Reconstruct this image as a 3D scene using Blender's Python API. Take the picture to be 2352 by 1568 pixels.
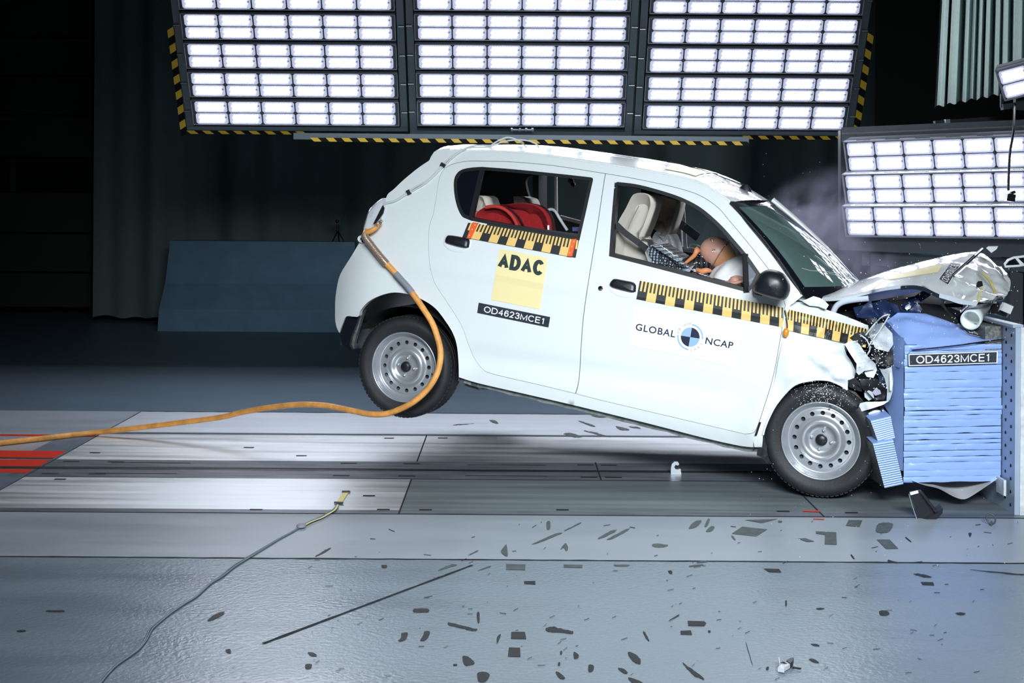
import bpy, bmesh, math, random
from mathutils import Vector, Matrix, noise
from mathutils.geometry import delaunay_2d_cdt
for _o in list(bpy.data.objects):
    bpy.data.objects.remove(_o, do_unlink=True)
scene = bpy.context.scene
COL = scene.collection
R = math.radians

# ------------------------------------------------------------------ camera
FPX, HCAM, PPX, PPY, ROLL = 3100.0, 1.45, 1176.0, 470.0, 0.0068
cam_data = bpy.data.cameras.new('camera')
cam = bpy.data.objects.new('camera', cam_data)
COL.objects.link(cam)
cam_data.sensor_width = 36.0
cam_data.lens = FPX / 2352 * 36
cam_data.shift_y = -(784 - PPY) / 2352
cam_data.clip_end = 100
cr_, sr_ = math.cos(ROLL), math.sin(ROLL)
cam.matrix_world = Matrix(((cr_, -sr_, 0, 0), (0, 0, -1, 0), (sr_, cr_, 0, HCAM), (0, 0, 0, 1)))
scene.camera = cam
scene.view_settings.view_transform = 'Standard'
scene.view_settings.look = 'None'
scene.view_settings.gamma = 1
scene.view_settings.use_curve_mapping = False
scene.view_settings.exposure = 0.0

# ------------------------------------------------------------------ world and the lamp bank on the camera's side of the hall, plus a drape fill
world = bpy.data.worlds.new('hall_darkness')
scene.world = world
world.use_nodes = True
world.node_tree.nodes['Background'].inputs[0].default_value = (0.20, 0.45, 0.75, 1)
world.node_tree.nodes['Background'].inputs[1].default_value = 0.006
LED_STRENGTH = 25.0
GLASS_GLOW = 0.60


def area_lamp(name, loc, target, sx, sy, power, color, spread=150):
    d = bpy.data.lights.new(name, 'AREA')
    d.shape = 'RECTANGLE'
    d.size, d.size_y = sx, sy
    d.energy = power
    d.color = color
    d.spread = R(spread)
    o = bpy.data.objects.new(name, d)
    COL.objects.link(o)
    o.location = loc
    o.rotation_euler = (Vector(target) - Vector(loc)).to_track_quat('-Z', 'Y').to_euler()
    return o


area_lamp('front_lamp_bank', (0.9, 0.4, 3.4), (0.55, 6.2, 0.4), 3.6, 1.0, 102, (0.86, 0.94, 1.0), 58)
area_lamp('drape_fill', (5.0, 8.3, 4.9), (4.2, 12.2, 2.9), .4, .4, 13, (0.88, 0.95, 1.0), 60)  # added fill light, out of view, only there to brighten the grey drape

# ------------------------------------------------------------------ helpers


def U(px, py, d):
    """the point at depth d that the photograph shows at px, py"""
    a, b = px - PPX, py - PPY
    return Vector(((a * cr_ + b * sr_) * d / FPX, d, HCAM - (-a * sr_ + b * cr_) * d / FPX))


def RAY(px, py):
    return U(px, py, 1.0) - Vector((0, 0, HCAM))


def FL(px, py, z=0.0):
    """the point of the floor (height z) seen at px, py"""
    v = RAY(px, py)
    t = (z - HCAM) / v.z
    return Vector((v.x * t, t, z))


def crom(pts, n=6, closed=False):
    """Catmull-Rom through points (tuples or Vectors of any size)"""
    P = [tuple(p) for p in pts]
    k = len(P)
    out = []
    rng = range(k) if closed else range(k - 1)
    for i in rng:
        if closed:
            p0, p1, p2, p3 = P[(i - 1) % k], P[i], P[(i + 1) % k], P[(i + 2) % k]
        else:
            p1, p2 = P[i], P[i + 1]
            p0 = P[i - 1] if i else tuple(2 * a - b for a, b in zip(p1, p2))
            p3 = P[i + 2] if i + 2 < k else tuple(2 * b - a for a, b in zip(p1, p2))
        for s in range(n):
            t = s / n
            out.append(tuple(0.5 * (2 * b + (c - a) * t + (2 * a - 5 * b + 4 * c - d) * t * t + (-a + 3 * b - 3 * c + d) * t ** 3)
                             for a, b, c, d in zip(p0, p1, p2, p3)))
    if not closed:
        out.append(P[-1])
    return out


class MB:
    def __init__(self):
        self.v, self.f, self.m, self.s = [], [], [], []

    def add(self, verts, faces, mat=0, smooth=False):
        o = len(self.v)
        self.v += [Vector(p) for p in verts]
        for f in faces:
            self.f.append([i + o for i in f])
            self.m.append(mat)
            self.s.append(smooth)
        return self

    def box(self, c, s, M=None, mat=0):
        c = Vector(c)
        vs = []
        for x in (-.5, .5):
            for y in (-.5, .5):
                for z in (-.5, .5):
                    p = Vector((x * s[0], y * s[1], z * s[2]))
                    vs.append(c + (M @ p if M else p))
        return self.add(vs, [(0, 1, 3, 2), (4, 6, 7, 5), (0, 4, 5, 1), (2, 3, 7, 6), (0, 2, 6, 4), (1, 5, 7, 3)], mat)

    def bar(self, a, b, w, h, up=(0, 0, 1), mat=0):
        a, b = Vector(a), Vector(b)
        d = (b - a)
        L = d.length
        x = d.normalized()
        y = Vector(up).cross(x)
        if y.length < 1e-5:
            y = Vector((0, 1, 0)).cross(x)
        y.normalize()
        z = x.cross(y)
        return self.box((a + b) / 2, (L, w, h), Matrix((x, y, z)).transposed(), mat)

    def tube(self, pts, r, n=8, mat=0, closed=False, caps=True):
        P = [Vector(p) for p in pts]
        k = len(P)
        rad = r if callable(r) else (lambda t: r)
        t0 = (P[1] - P[0]).normalized()
        nrm = t0.orthogonal().normalized()
        vs, fs = [], []
        for i in range(k):
            a = P[i - 1] if (i or closed) else P[i]
            b = P[(i + 1) % k] if (i + 1 < k or closed) else P[i]
            t = (b - a).normalized()
            nrm = (nrm - t * nrm.dot(t))
            if nrm.length < 1e-6:
                nrm = t.orthogonal()
            nrm.normalize()
            bi = t.cross(nrm)
            rr = rad(i / max(1, k - 1))
            for j in range(n):
                th = 2 * math.pi * j / n
                vs.append(P[i] + (nrm * math.cos(th) + bi * math.sin(th)) * rr)
        for i in range(k if closed else k - 1):
            i2 = (i + 1) % k
            for j in range(n):
                j2 = (j + 1) % n
                fs.append((i * n + j, i * n + j2, i2 * n + j2, i2 * n + j))
        self.add(vs, fs, mat, True)
        if caps and not closed:
            self.add(vs[:n], [tuple(range(n - 1, -1, -1))], mat)
            self.add(vs[-n:], [tuple(range(n))], mat)
        return self

    def grid(self, fn, nu, nv, mat=0, smooth=True, closed_u=False):
        vs = [fn(i / nu, j / nv) for i in range(nu if closed_u else nu + 1) for j in range(nv + 1)]
        fs = []
        for i in range(nu):
            i2 = (i + 1) % nu if closed_u else i + 1
            for j in range(nv):
                fs.append((i * (nv + 1) + j, i2 * (nv + 1) + j, i2 * (nv + 1) + j + 1, i * (nv + 1) + j + 1))
        return self.add(vs, fs, mat, smooth)

    def loft(self, loops, mat=0, smooth=True, cap=True):
        n = len(loops[0])
        vs = [p for l in loops for p in l]
        fs = []
        for i in range(len(loops) - 1):
            for j in range(n):
                j2 = (j + 1) % n
                fs.append((i * n + j, i * n + j2, (i + 1) * n + j2, (i + 1) * n + j))
        self.add(vs, fs, mat, smooth)
        if cap:
            self.add(loops[0], [tuple(range(n - 1, -1, -1))], mat, smooth)
            self.add(loops[-1], [tuple(range(n))], mat, smooth)
        return self

    def lathe(self, prof, c, axis, n=48, mat=0, smooth=True):
        """prof: (radius, along-axis) pairs"""
        c, ax = Vector(c), Vector(axis).normalized()
        a = ax.orthogonal().normalized()
        b = ax.cross(a)
        return self.grid(lambda u, v: (lambda q: c + ax * q[1] + (a * math.cos(u * 2 * math.pi) + b * math.sin(u * 2 * math.pi)) * q[0])(
            prof[int(round(v * (len(prof) - 1)))]), n, len(prof) - 1, mat, smooth, True)

    def prism(self, poly, ext, mat=0):
        """closed 3-D polygon pushed along the vector ext"""
        P = [Vector(p) for p in poly]
        n = len(P)
        e = Vector(ext)
        self.add(P, [tuple(range(n))], mat)
        self.add([p + e for p in P], [tuple(range(n - 1, -1, -1))], mat)
        for i in range(n):
            j = (i + 1) % n
            self.add([P[i], P[j], P[j] + e, P[i] + e], [(0, 3, 2, 1)], mat)
        return self

    def ball(self, c, rad, M=None, nu=24, nv=14, mat=0, e=1.0):
        c = Vector(c)

        def sp(x):
            return math.copysign(abs(x) ** e, x)

        def fn(u, v):
            th, ph = u * 2 * math.pi, (v - .5) * math.pi
            p = Vector((rad[0] * sp(math.cos(ph)) * sp(math.cos(th)), rad[1] * sp(math.cos(ph)) * sp(math.sin(th)), rad[2] * sp(math.sin(ph))))
            return c + (M @ p if M else p)
        return self.grid(fn, nu, nv, mat, True, True)

    def build(self, name, mats, parent=None, world=False, sharp=None):
        """one mesh object; world=True: the vertices are world coordinates"""
        me = bpy.data.meshes.new(name)
        V = self.v
        if parent is not None and world:
            inv = wmat(parent).inverted()
            V = [inv @ p for p in V]
        me.from_pydata([tuple(p) for p in V], [], self.f)
        for m in (mats if isinstance(mats, (list, tuple)) else [mats]):
            me.materials.append(m)
        me.polygons.foreach_set('material_index', self.m)
        me.polygons.foreach_set('use_smooth', self.s)
        me.update()
        o = bpy.data.objects.new(name, me)
        COL.objects.link(o)
        if parent is not None:
            o.parent = parent
        return o


def wmat(o):
    M = o.matrix_basis.copy()
    while o.parent is not None:
        o = o.parent
        M = o.matrix_basis @ M
    return M


def tag(o, label=None, cat=None, group=None, kind=None):
    if label:
        o['label'] = label
    if cat:
        o['category'] = cat
    if group:
        o['group'] = group
    if kind:
        o['kind'] = kind
    return o


def empty(name, loc=(0, 0, 0), parent=None, label=None, cat=None, group=None):
    o = bpy.data.objects.new(name, None)
    o.empty_display_size = 0.1
    COL.objects.link(o)
    o.location = loc
    if parent is not None:
        o.parent = parent
    return tag(o, label, cat, group)


def copy_child(o, parent):
    c = o.copy()
    COL.objects.link(c)
    c.parent = parent
    return c


# ------------------------------------------------------------------ materials
MATS = {}


def mat(name, color, rough=0.5, metal=0.0, coat=0.0, spec=0.5, emit=None, estr=0.0, noise_amt=0.0, noise_scale=8.0, bump=0.0, bump_scale=60.0,
        trans=0.0, alpha=1.0, stretch=None, coat_rough=0.05, rough_var=0.0):
    m = bpy.data.materials.new(name)
    m.use_nodes = True
    nt = m.node_tree
    b = nt.nodes['Principled BSDF']
    b.inputs['Base Color'].default_value = (*color, 1)
    b.inputs['Roughness'].default_value = rough
    b.inputs['Metallic'].default_value = metal
    b.inputs['Coat Weight'].default_value = coat
    b.inputs['Coat Roughness'].default_value = coat_rough
    b.inputs['Specular IOR Level'].default_value = spec
    b.inputs['Transmission Weight'].default_value = trans
    b.inputs['Alpha'].default_value = alpha
    if emit:
        b.inputs['Emission Color'].default_value = (*emit, 1)
        b.inputs['Emission Strength'].default_value = estr
    if noise_amt or bump or rough_var:
        tc = nt.nodes.new('ShaderNodeTexCoord')
        mp = nt.nodes.new('ShaderNodeMapping')
        nt.links.new(tc.outputs['Object'], mp.inputs['Vector'])
        if stretch:
            mp.inputs['Scale'].default_value = stretch
    if noise_amt or rough_var:
        n = nt.nodes.new('ShaderNodeTexNoise')
        n.inputs['Scale'].default_value = noise_scale
        n.inputs['Detail'].default_value = 6
        nt.links.new(mp.outputs[0], n.inputs['Vector'])
    if noise_amt:
        r = nt.nodes.new('ShaderNodeValToRGB')
        r.color_ramp.elements[0].position = .3
        r.color_ramp.elements[1].position = .7
        r.color_ramp.elements[0].color = (*[c * (1 - noise_amt) for c in color], 1)
        r.color_ramp.elements[1].color = (*[min(1, c * (1 + noise_amt * .6)) for c in color], 1)
        nt.links.new(n.outputs['Fac'], r.inputs[0])
        nt.links.new(r.outputs[0], b.inputs['Base Color'])
    if rough_var:
        mr = nt.nodes.new('ShaderNodeMapRange')
        mr.inputs['To Min'].default_value = rough - rough_var
        mr.inputs['To Max'].default_value = rough + rough_var
        mr.inputs['From Min'].default_value = .3
        mr.inputs['From Max'].default_value = .7
        nt.links.new(n.outputs['Fac'], mr.inputs['Value'])
        nt.links.new(mr.outputs[0], b.inputs['Roughness'])
    if bump:
        n2 = nt.nodes.new('ShaderNodeTexNoise')
        n2.inputs['Scale'].default_value = bump_scale
        n2.inputs['Detail'].default_value = 3
        nt.links.new(tc.outputs['Object'], n2.inputs['Vector'])
        bm_ = nt.nodes.new('ShaderNodeBump')
        bm_.inputs['Strength'].default_value = bump
        bm_.inputs['Distance'].default_value = .01
        nt.links.new(n2.outputs['Fac'], bm_.inputs['Height'])
        nt.links.new(bm_.outputs[0], b.inputs['Normal'])
    MATS[name] = m
    return m


def clear_mat(name, tint, gloss_mix=1.0, rough=0.02, ior=1.5, haze=0.0, haze_col=(1, 1, 1)):
    """a thin pane: what is behind shows through the tint, the surface mirrors by Fresnel"""
    m = bpy.data.materials.new(name)
    m.use_nodes = True
    nt = m.node_tree
    nt.nodes.remove(nt.nodes['Principled BSDF'])
    out = nt.nodes['Material Output']
    t = nt.nodes.new('ShaderNodeBsdfTransparent')
    t.inputs[0].default_value = (*tint, 1)
    g = nt.nodes.new('ShaderNodeBsdfGlossy')
    g.inputs['Roughness'].default_value = rough
    fr = nt.nodes.new('ShaderNodeFresnel')
    fr.inputs[0].default_value = ior
    mx = nt.nodes.new('ShaderNodeMixShader')
    nt.links.new(fr.outputs[0], mx.inputs[0])
    base = t
    if haze:
        df = nt.nodes.new('ShaderNodeBsdfDiffuse')
        df.inputs[0].default_value = (*haze_col, 1)
        tl = nt.nodes.new('ShaderNodeBsdfTranslucent')
        tl.inputs[0].default_value = (*haze_col, 1)
        m3 = nt.nodes.new('ShaderNodeMixShader')
        nt.links.new(df.outputs[0], m3.inputs[1])
        nt.links.new(tl.outputs[0], m3.inputs[2])
        m2 = nt.nodes.new('ShaderNodeMixShader')
        m2.inputs[0].default_value = haze
        nt.links.new(t.outputs[0], m2.inputs[1])
        nt.links.new(m3.outputs[0], m2.inputs[2])
        base = m2
    nt.links.new(base.outputs[0], mx.inputs[1])
    nt.links.new(g.outputs[0], mx.inputs[2])
    nt.links.new(mx.outputs[0], out.inputs[0])
    MATS[name] = m
    return m


M_PAINT = mat('white_paint', (.80, .84, .85), .32, coat=1.0, coat_rough=.03)
M_TRIM = mat('interior_trim', (.035, .037, .04), .8)
M_LINER = mat('headliner', (.10, .10, .105), .9)
M_BLACK = mat('black_plastic', (.010, .011, .016), .36, bump=.03, bump_scale=300)
M_BLACKG = mat('black_gloss', (.008, .009, .014), .12, coat=.6)
M_RUBBER = mat('tyre_rubber', (.015, .016, .018), .62, noise_amt=.25, noise_scale=14, bump=.1, bump_scale=120)
M_SEAL = mat('window_rubber', (.010, .011, .013), .45)
M_GAP = mat('dark_cavity', (.004, .004, .005), .9)
M_STEEL = mat('silver_wheel_paint', (.46, .48, .51), .32, metal=.6, coat=.3)
M_BARE = mat('bare_metal', (.55, .56, .58), .3, metal=1.0, bump=.1, bump_scale=40)
M_YEL = mat('tape_yellow', (.88, .58, .19), .5)
M_TBLK = mat('tape_black', (.018, .02, .022), .5)
M_TGRN = mat('tape_tick_ink', (.03, .045, .03), .5)
M_STICK = mat('yellow_sticker', (.90, .77, .40), .42)
M_INK = mat('dark_green_ink', (.018, .035, .032), .5)
M_PLATE = mat('label_black', (.035, .042, .06), .35, noise_amt=.4, noise_scale=30, stretch=(.2, 1, 5))
M_WHITE = mat('label_white', (.86, .88, .90), .5)
M_WSTICK = mat('white_sticker', (.90, .91, .92), .35)
M_NAVY = mat('navy_ink', (.01, .02, .05), .45)
M_LBLUE = mat('light_blue_ink', (.30, .47, .82), .45)
M_GREYINK = mat('grey_ink', (.35, .38, .43), .5)
M_ORANGE = mat('orange_cable_sheath', (.80, .36, .09), .5, noise_amt=.28, noise_scale=18, stretch=(1, 1, 1))
M_BRAID = mat('metal_braid', (.55, .42, .34), .35, metal=.7)
M_GTAPE = mat('grey_tape', (.25, .26, .30), .6, noise_amt=.3)
M_WIRE = mat('pale_wire', (.62, .66, .68), .4)
M_CLIP = mat('orange_clip', (.90, .13, .02), .45)
M_RED = mat('red_fabric', (.30, .008, .012), .95, noise_amt=.2, noise_scale=60)
M_CREAM = mat('cream_leather', (.52, .48, .42), .55)
M_SEATF = mat('white_mesh_cloth', (.70, .70, .72), .8, noise_amt=.35, noise_scale=160)
M_DOTS = mat('dotted_mesh_cloth', (.05, .055, .06), .7)
_nt = M_DOTS.node_tree
_v = _nt.nodes.new('ShaderNodeTexVoronoi')
_v.inputs['Scale'].default_value = 70
_v.inputs['Randomness'].default_value = .25
_tcn = _nt.nodes.new('ShaderNodeTexCoord')
_nt.links.new(_tcn.outputs['Object'], _v.inputs['Vector'])
_cr = _nt.nodes.new('ShaderNodeValToRGB')
_cr.color_ramp.elements[0].position = .38
_cr.color_ramp.elements[0].color = (.75, .76, .78, 1)
_cr.color_ramp.elements[1].position = .48
_cr.color_ramp.elements[1].color = (.05, .055, .06, 1)
_nt.links.new(_v.outputs['Distance'], _cr.inputs[0])
_nt.links.new(_cr.outputs[0], _nt.nodes['Principled BSDF'].inputs['Base Color'])
M_SKIN = mat('dummy_vinyl', (.56, .30, .23), .42, noise_amt=.18, noise_scale=9)
M_SKIN2 = mat('dummy_vinyl_tan', (.50, .24, .12), .42, noise_amt=.15, noise_scale=9)
M_DORANGE = mat('dummy_collar_orange', (.72, .27, .11), .5)
M_AIRBAG = mat('airbag_cloth', (.80, .79, .80), .85)
M_BELT = mat('belt_webbing', (.02, .022, .026), .6)
M_BLUE = mat('blue_cladding', (.31, .46, .88), .30, metal=.0, rough_var=.08, noise_scale=5, bump=.0)
M_HONEY = mat('honeycomb_aluminium', (.20, .21, .20), .5, metal=.7, noise_amt=.6, noise_scale=90)
M_FRAMEST = mat('grey_painted_steel', (.42, .50, .62), .42, metal=.1, noise_amt=.12, noise_scale=6)
M_FRAMEW = mat('white_painted_steel', (.72, .76, .77), .5, noise_amt=.2, noise_scale=30)
M_DARKST = mat('dark_steel', (.07, .085, .10), .45, metal=.2)
M_FRAME = mat('lamp_frame_steel', (.11, .14, .16), .45, metal=.25)
M_HAZY = mat('hazard_yellow', (.62, .40, .02), .5)
M_HAZK = mat('hazard_black', (.006, .006, .007), .8, spec=.15)
M_CURT = mat('black_curtain_cloth', (.13, .18, .18), .95)
M_DOORP = mat('dark_door_panel', (.012, .014, .013), .8)
M_DRAPE = mat('grey_curtain_cloth', (.66, .78, .76), .9, noise_amt=.08, noise_scale=30)
M_CONC = mat('grey_concrete', (.13, .23, .33), .85, noise_amt=.12, noise_scale=5, bump=.2, bump_scale=40)
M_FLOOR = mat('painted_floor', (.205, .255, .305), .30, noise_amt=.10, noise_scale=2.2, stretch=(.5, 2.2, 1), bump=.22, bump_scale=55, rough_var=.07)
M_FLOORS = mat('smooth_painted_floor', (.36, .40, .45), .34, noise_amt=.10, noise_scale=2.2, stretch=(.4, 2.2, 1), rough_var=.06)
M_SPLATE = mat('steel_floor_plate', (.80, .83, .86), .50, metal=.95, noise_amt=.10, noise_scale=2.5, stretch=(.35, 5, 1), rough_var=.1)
M_FLOORB = mat('dimmed_rear_floor', (.12, .165, .215), .42, noise_amt=.10, noise_scale=2.2, stretch=(.4, 2.2, 1))  # floor paint darkened in colour for the light fading behind the lamp wall
M_SPLATEK = mat('dull_steel_plate', (.26, .30, .32), .5, metal=.6, noise_amt=.18, noise_scale=2.5, stretch=(.35, 5, 1), rough_var=.08)
M_STRIPF = mat('pale_metal_strip', (.64, .68, .74), .6, metal=.75, noise_amt=.08, noise_scale=2.5, stretch=(.35, 4, 1))
M_RAIL = mat('worn_rail_strip', (.22, .24, .28), .38, metal=.4, noise_amt=.4, noise_scale=7, stretch=(.4, 3, 1))
M_GROOVE = mat('black_groove', (.008, .009, .01), .8)
M_SCUFF = mat('scuffed_bare_floor', (.095, .115, .115), .6, noise_amt=.3, noise_scale=25)
M_SCUFFK = mat('black_scuff', (.014, .016, .018), .6)
M_FRED = mat('red_floor_paint', (.75, .035, .012), .45)
M_FBAND = mat('grey_floor_band', (.13, .17, .22), .5, noise_amt=.25, noise_scale=9)
M_LED = mat('led_light', (.9, .9, .95), .3, emit=(.90, .95, 1.0), estr=LED_STRENGTH)
M_LENS = mat('lit_lens_plate', (.25, .26, .32), .25, emit=(.66, .70, .95), estr=GLASS_GLOW)
M_LAMPH = mat('lamp_housing', (.30, .32, .37), .45, metal=.2)
M_LAMPT = mat('lamp_tray', (.13, .14, .17), .5)
M_YTAPE = mat('pale_yellow_tape', (.80, .68, .25), .5)
M_CLEAR = clear_mat('clear_plastic', (.80, .84, .88), rough=.05)
M_WSHIELD = clear_mat('windscreen_glass', (.40, .56, .53), rough=.01, ior=1.55, haze=.50, haze_col=(.40, .66, .62))
M_DGLASS = mat('dark_glass', (.006, .007, .012), .04, coat=.5)
M_CHROME = mat('chrome', (.75, .77, .8), .12, metal=1.0)
M_LAMPW = mat('white_lamp_lens', (.62, .66, .70), .2, coat=.6)
M_AMBER = mat('amber_lens', (.75, .28, .03), .2, coat=.5)
M_CABLEK = mat('black_cable', (.01, .01, .012), .5)
M_PBLUE = mat('dark_blue_plastic', (.015, .03, .09), .4)
# ================================================================== the hall
Y_CRACK, Y_PF, Y_STRIP, Y_SLOT, Y_PB, Y_SEAM = 5.51, 6.31, 7.16, 7.36, 8.47, 9.36
X_PL = -2.56


def quadxy(mb, x0, y0, x1, y1, z, m):
    mb.add([(x0, y0, z), (x1, y0, z), (x1, y1, z), (x0, y1, z)], [(0, 1, 2, 3)], m)


fb = MB()
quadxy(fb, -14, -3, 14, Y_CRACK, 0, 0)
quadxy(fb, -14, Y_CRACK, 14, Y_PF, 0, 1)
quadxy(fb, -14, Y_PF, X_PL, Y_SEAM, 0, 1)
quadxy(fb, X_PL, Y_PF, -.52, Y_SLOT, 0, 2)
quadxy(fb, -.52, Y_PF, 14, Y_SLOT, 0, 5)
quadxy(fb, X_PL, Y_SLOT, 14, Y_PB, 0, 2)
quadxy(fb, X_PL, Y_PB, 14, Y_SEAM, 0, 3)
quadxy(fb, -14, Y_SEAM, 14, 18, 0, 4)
tag(fb.build('floor', [M_FLOOR, M_FLOORS, M_SPLATE, M_STRIPF, M_FLOORB, M_SPLATEK]), 'grey painted hall floor with steel plates under the car', 'floor', kind='structure')

# rails, seams and painted bands
tr = MB()


def strip(x0, x1, y, w, z, m, wob=0.0):
    if not wob:
        quadxy(tr, x0, y - w / 2, x1, y + w / 2, z, m)
        return
    n = int((x1 - x0) / .06)
    a = [(x0 + (x1 - x0) * i / n, y + w / 2 + wob * noise.noise((i * .9, y * 3, 0)), z) for i in range(n + 1)]
    b = [(p[0], y - w / 2 + wob * noise.noise((i * 1.3, y * 7, 4)), z) for i, p in enumerate(a)]
    tr.add(b + a, [(i, i + 1, n + 2 + i, n + 1 + i) for i in range(n)], m)


strip(-14, 14, Y_CRACK, .016, .0012, 0, .006)
strip(-14, 14, Y_PF, .012, .0012, 0)
strip(-14, 14, Y_PF + .045, .07, .0008, 1)
strip(X_PL, 14, Y_SEAM, .022, .0012, 0, .009)
strip(X_PL, 14, Y_PB, .05, .0010, 1)
strip(X_PL, 14, Y_PB + .03, .010, .0014, 4)
strip(X_PL - .1, 14, Y_SLOT - .13, .22, .0010, 1)
strip(X_PL - .1, 14, Y_SLOT + .135, .20, .0010, 1)
strip(-14, 14, Y_SLOT, .05, .0016, 0)
strip(-14, 14, Y_SLOT - .03, .012, .004, 4)
strip(X_PL, 14, Y_SLOT - .245, .010, .0018, 4)
for x, y0, y1 in ((X_PL, Y_PF, Y_SEAM), (-.52, Y_PF, Y_SLOT - .24), (-.525, Y_SLOT + .24, Y_PB), (1.47, Y_PF, Y_SLOT - .24), (.48, Y_SLOT - .25, Y_SLOT + .25)):
    quadxy(tr, x - .004, y0, x + .004, y1, .0015, 0)
quadxy(tr, X_PL - .22, Y_PF, X_PL - .008, Y_PB - .0, .0009, 3)
for y, w in ((Y_SLOT + .37, .24), (Y_SLOT + .12, .2), (Y_SLOT - .10, .10), (Y_PB - .10, .06)):
    quadxy(tr, -14, y - w / 2, X_PL - .02, y + w / 2, .0013, 2)
quadxy(tr, -14, Y_SLOT + .245, X_PL - .02, Y_SLOT + .275, .0018, 0)
for sgn in (1, -1):
    for x in (-2.45, -2.2, -.9, -.55, .42, .55, 2.2):
        quadxy(tr, x - .045, Y_SLOT + sgn * .17 - .012, x + .045, Y_SLOT + sgn * .17 + .012, .0022, 0)
    for x in (-2.0, -.02, 1.75):
        quadxy(tr, x - .22, Y_SLOT + sgn * .15 - .006, x + .22, Y_SLOT + sgn * .15 + .006, .0024, 0 if x < -1 else 4)
for x, y in ((-.75, 8.35), (-.42, 8.37), (-.6, 6.4), (-.4, 6.4), (1.3, 6.42), (1.62, 6.4), (.25, 6.42), (-1.55, 8.0), (-1.2, 7.75), (-.7, 6.7), (-2.4, 7.8), (-2.35, 7.05), (-1.2, 6.38)):
    quadxy(tr, x - .03, y - .012, x + .03, y + .012, .002, 0)
tag(tr.build('trim_1', [M_GROOVE, M_RAIL, M_FRED, M_FBAND, M_BARE]), 'rails, seams and red painted bands of the floor', 'floor', kind='structure')

# scuffs and worn patches of the floor paint (corners in photograph pixels)
S1 = lambda pts: [(800 + x / 2.94, 1100 + y / 2.94) for x, y in pts]
S2 = lambda pts: [(1500 + x / 2.7606, 1100 + y / 2.7606) for x, y in pts]
S3 = lambda pts: [(x / 2.279, 880 + y / 2.279) for x, y in pts]
scuff = MB()


PN = [0]


def patch(px, m=0):
    PN[0] += 1
    P = [FL(x, y, .0019 + PN[0] * 4e-6) for x, y in px]
    scuff.add(P, [tuple(range(len(P) - 1, -1, -1))], m)


def smear(px, m=0, n=6):
    c = crom(px, n, True)
    L = max(max(p[0] for p in c) - min(p[0] for p in c), 6)
    k = min(2.4, L * .045)
    patch([(x + k * noise.noise((x * .35, y * .35, 1)), y + .8 * k * noise.noise((x * .35, y * .35, 7))) for x, y in c], m)


for q in ([(1065, 572), (1197, 575), (1195, 612), (1065, 610)], [(1455, 575), (1582, 578), (1580, 598), (1455, 594)],
          [(1790, 575), (1905, 578), (1880, 588), (1800, 586)]):
    patch(S1(q))
for q in ([(1186, 688), (1262, 686), (1264, 710), (1190, 706)], [(1101, 1030), (1193, 1030), (1202, 1078), (1098, 1076)],
          [(1085, 1135), (1160, 1137), (1163, 1198), (1077, 1196)], ):
    patch(S1(q), 1)
for q in ([(440, 876), (480, 872), (540, 874), (544, 892), (500, 898), (445, 896)], [(670, 972), (700, 970), (862, 1010), (850, 1022), (790, 1012), (690, 988)],
          [(1335, 1005), (1385, 994), (1420, 1005), (1510, 1025), (1512, 1043), (1440, 1034), (1350, 1028)],
          [(360, 1040), (400, 1036), (392, 1075), (360, 1094), (336, 1090), (355, 1070)], [(515, 1028), (550, 1028), (540, 1065), (515, 1088), (485, 1088), (505, 1055)],
          [(772, 1195), (810, 1198), (852, 1240), (800, 1258), (778, 1240)], [(875, 1305), (920, 1300), (955, 1320), (930, 1362), (885, 1366), (872, 1335)],
          [(1900, 1165), (1950, 1190), (1975, 1225), (1965, 1248), (1920, 1225), (1890, 1180)], [(1523, 1165), (1555, 1185), (1550, 1205), (1525, 1208)],
          [(1625, 1252), (1658, 1260), (1650, 1295), (1622, 1296)], [(1400, 1298), (1430, 1308), (1463, 1340), (1440, 1348), (1415, 1330)],
          [(1820, 1274), (1860, 1280), (1886, 1305), (1870, 1312), (1840, 1295)], [(1888, 1338), (1940, 1350), (1990, 1376), (1925, 1376)],
          [(1990, 1030), (2005, 1035), (2033, 1090), (2015, 1080)],
          [(868, 905), (885, 900), (886, 965), (872, 960)], [(1005, 1065), (1030, 1045), (1020, 1080), (1003, 1110)], 
          [(710, 1248), (735, 1248), (730, 1258), (712, 1258)], [(225, 580), (260, 580), (255, 598), (228, 596)],
          [(1420, 1235), (1432, 1238), (1428, 1256), (1415, 1254)], [(1432, 1160), (1445, 1162), (1440, 1182), (1430, 1180)]):
    smear(S1(q), 1)
for q in ([(1245, 436), (1400, 368), (1440, 366), (1290, 428)], [(1340, 290), (1362, 285), (1364, 330), (1342, 338)], [(1060, 445), (1070, 445), (1075, 520), (1030, 490)],
          [(1432, 475), (1465, 432), (1485, 465), (1470, 485), (1455, 462)], [(1685, 400), (1770, 350), (1812, 345), (1730, 390)], [(1755, 400), (1880, 335), (1898, 338), (1800, 395), (1765, 408)],
          [(810, 512), (872, 480), (875, 485), (830, 508)], [(605, 616), (690, 578), (735, 578), (650, 604)],
          [(875, 615), (950, 585), (960, 590), (890, 614)], [(1460, 345), (1560, 295), (1565, 300), (1480, 342)]):
    smear(S1(q), 0)
for q in ([(498, 345), (565, 300), (725, 318), (655, 362)], [(580, 258), (790, 252), (690, 278)], [(1240, 258), (1328, 260), (1310, 302), (1222, 295)],
          [(1032, 330), (1162, 336), (1165, 415), (1088, 412), (1090, 352), (1032, 344)], [(1418, 382), (1500, 382), (1556, 440), (1478, 442)], [(918, 376), (968, 374), (1025, 394), (975, 397)]):
    patch(S2(q), 0)
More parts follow.
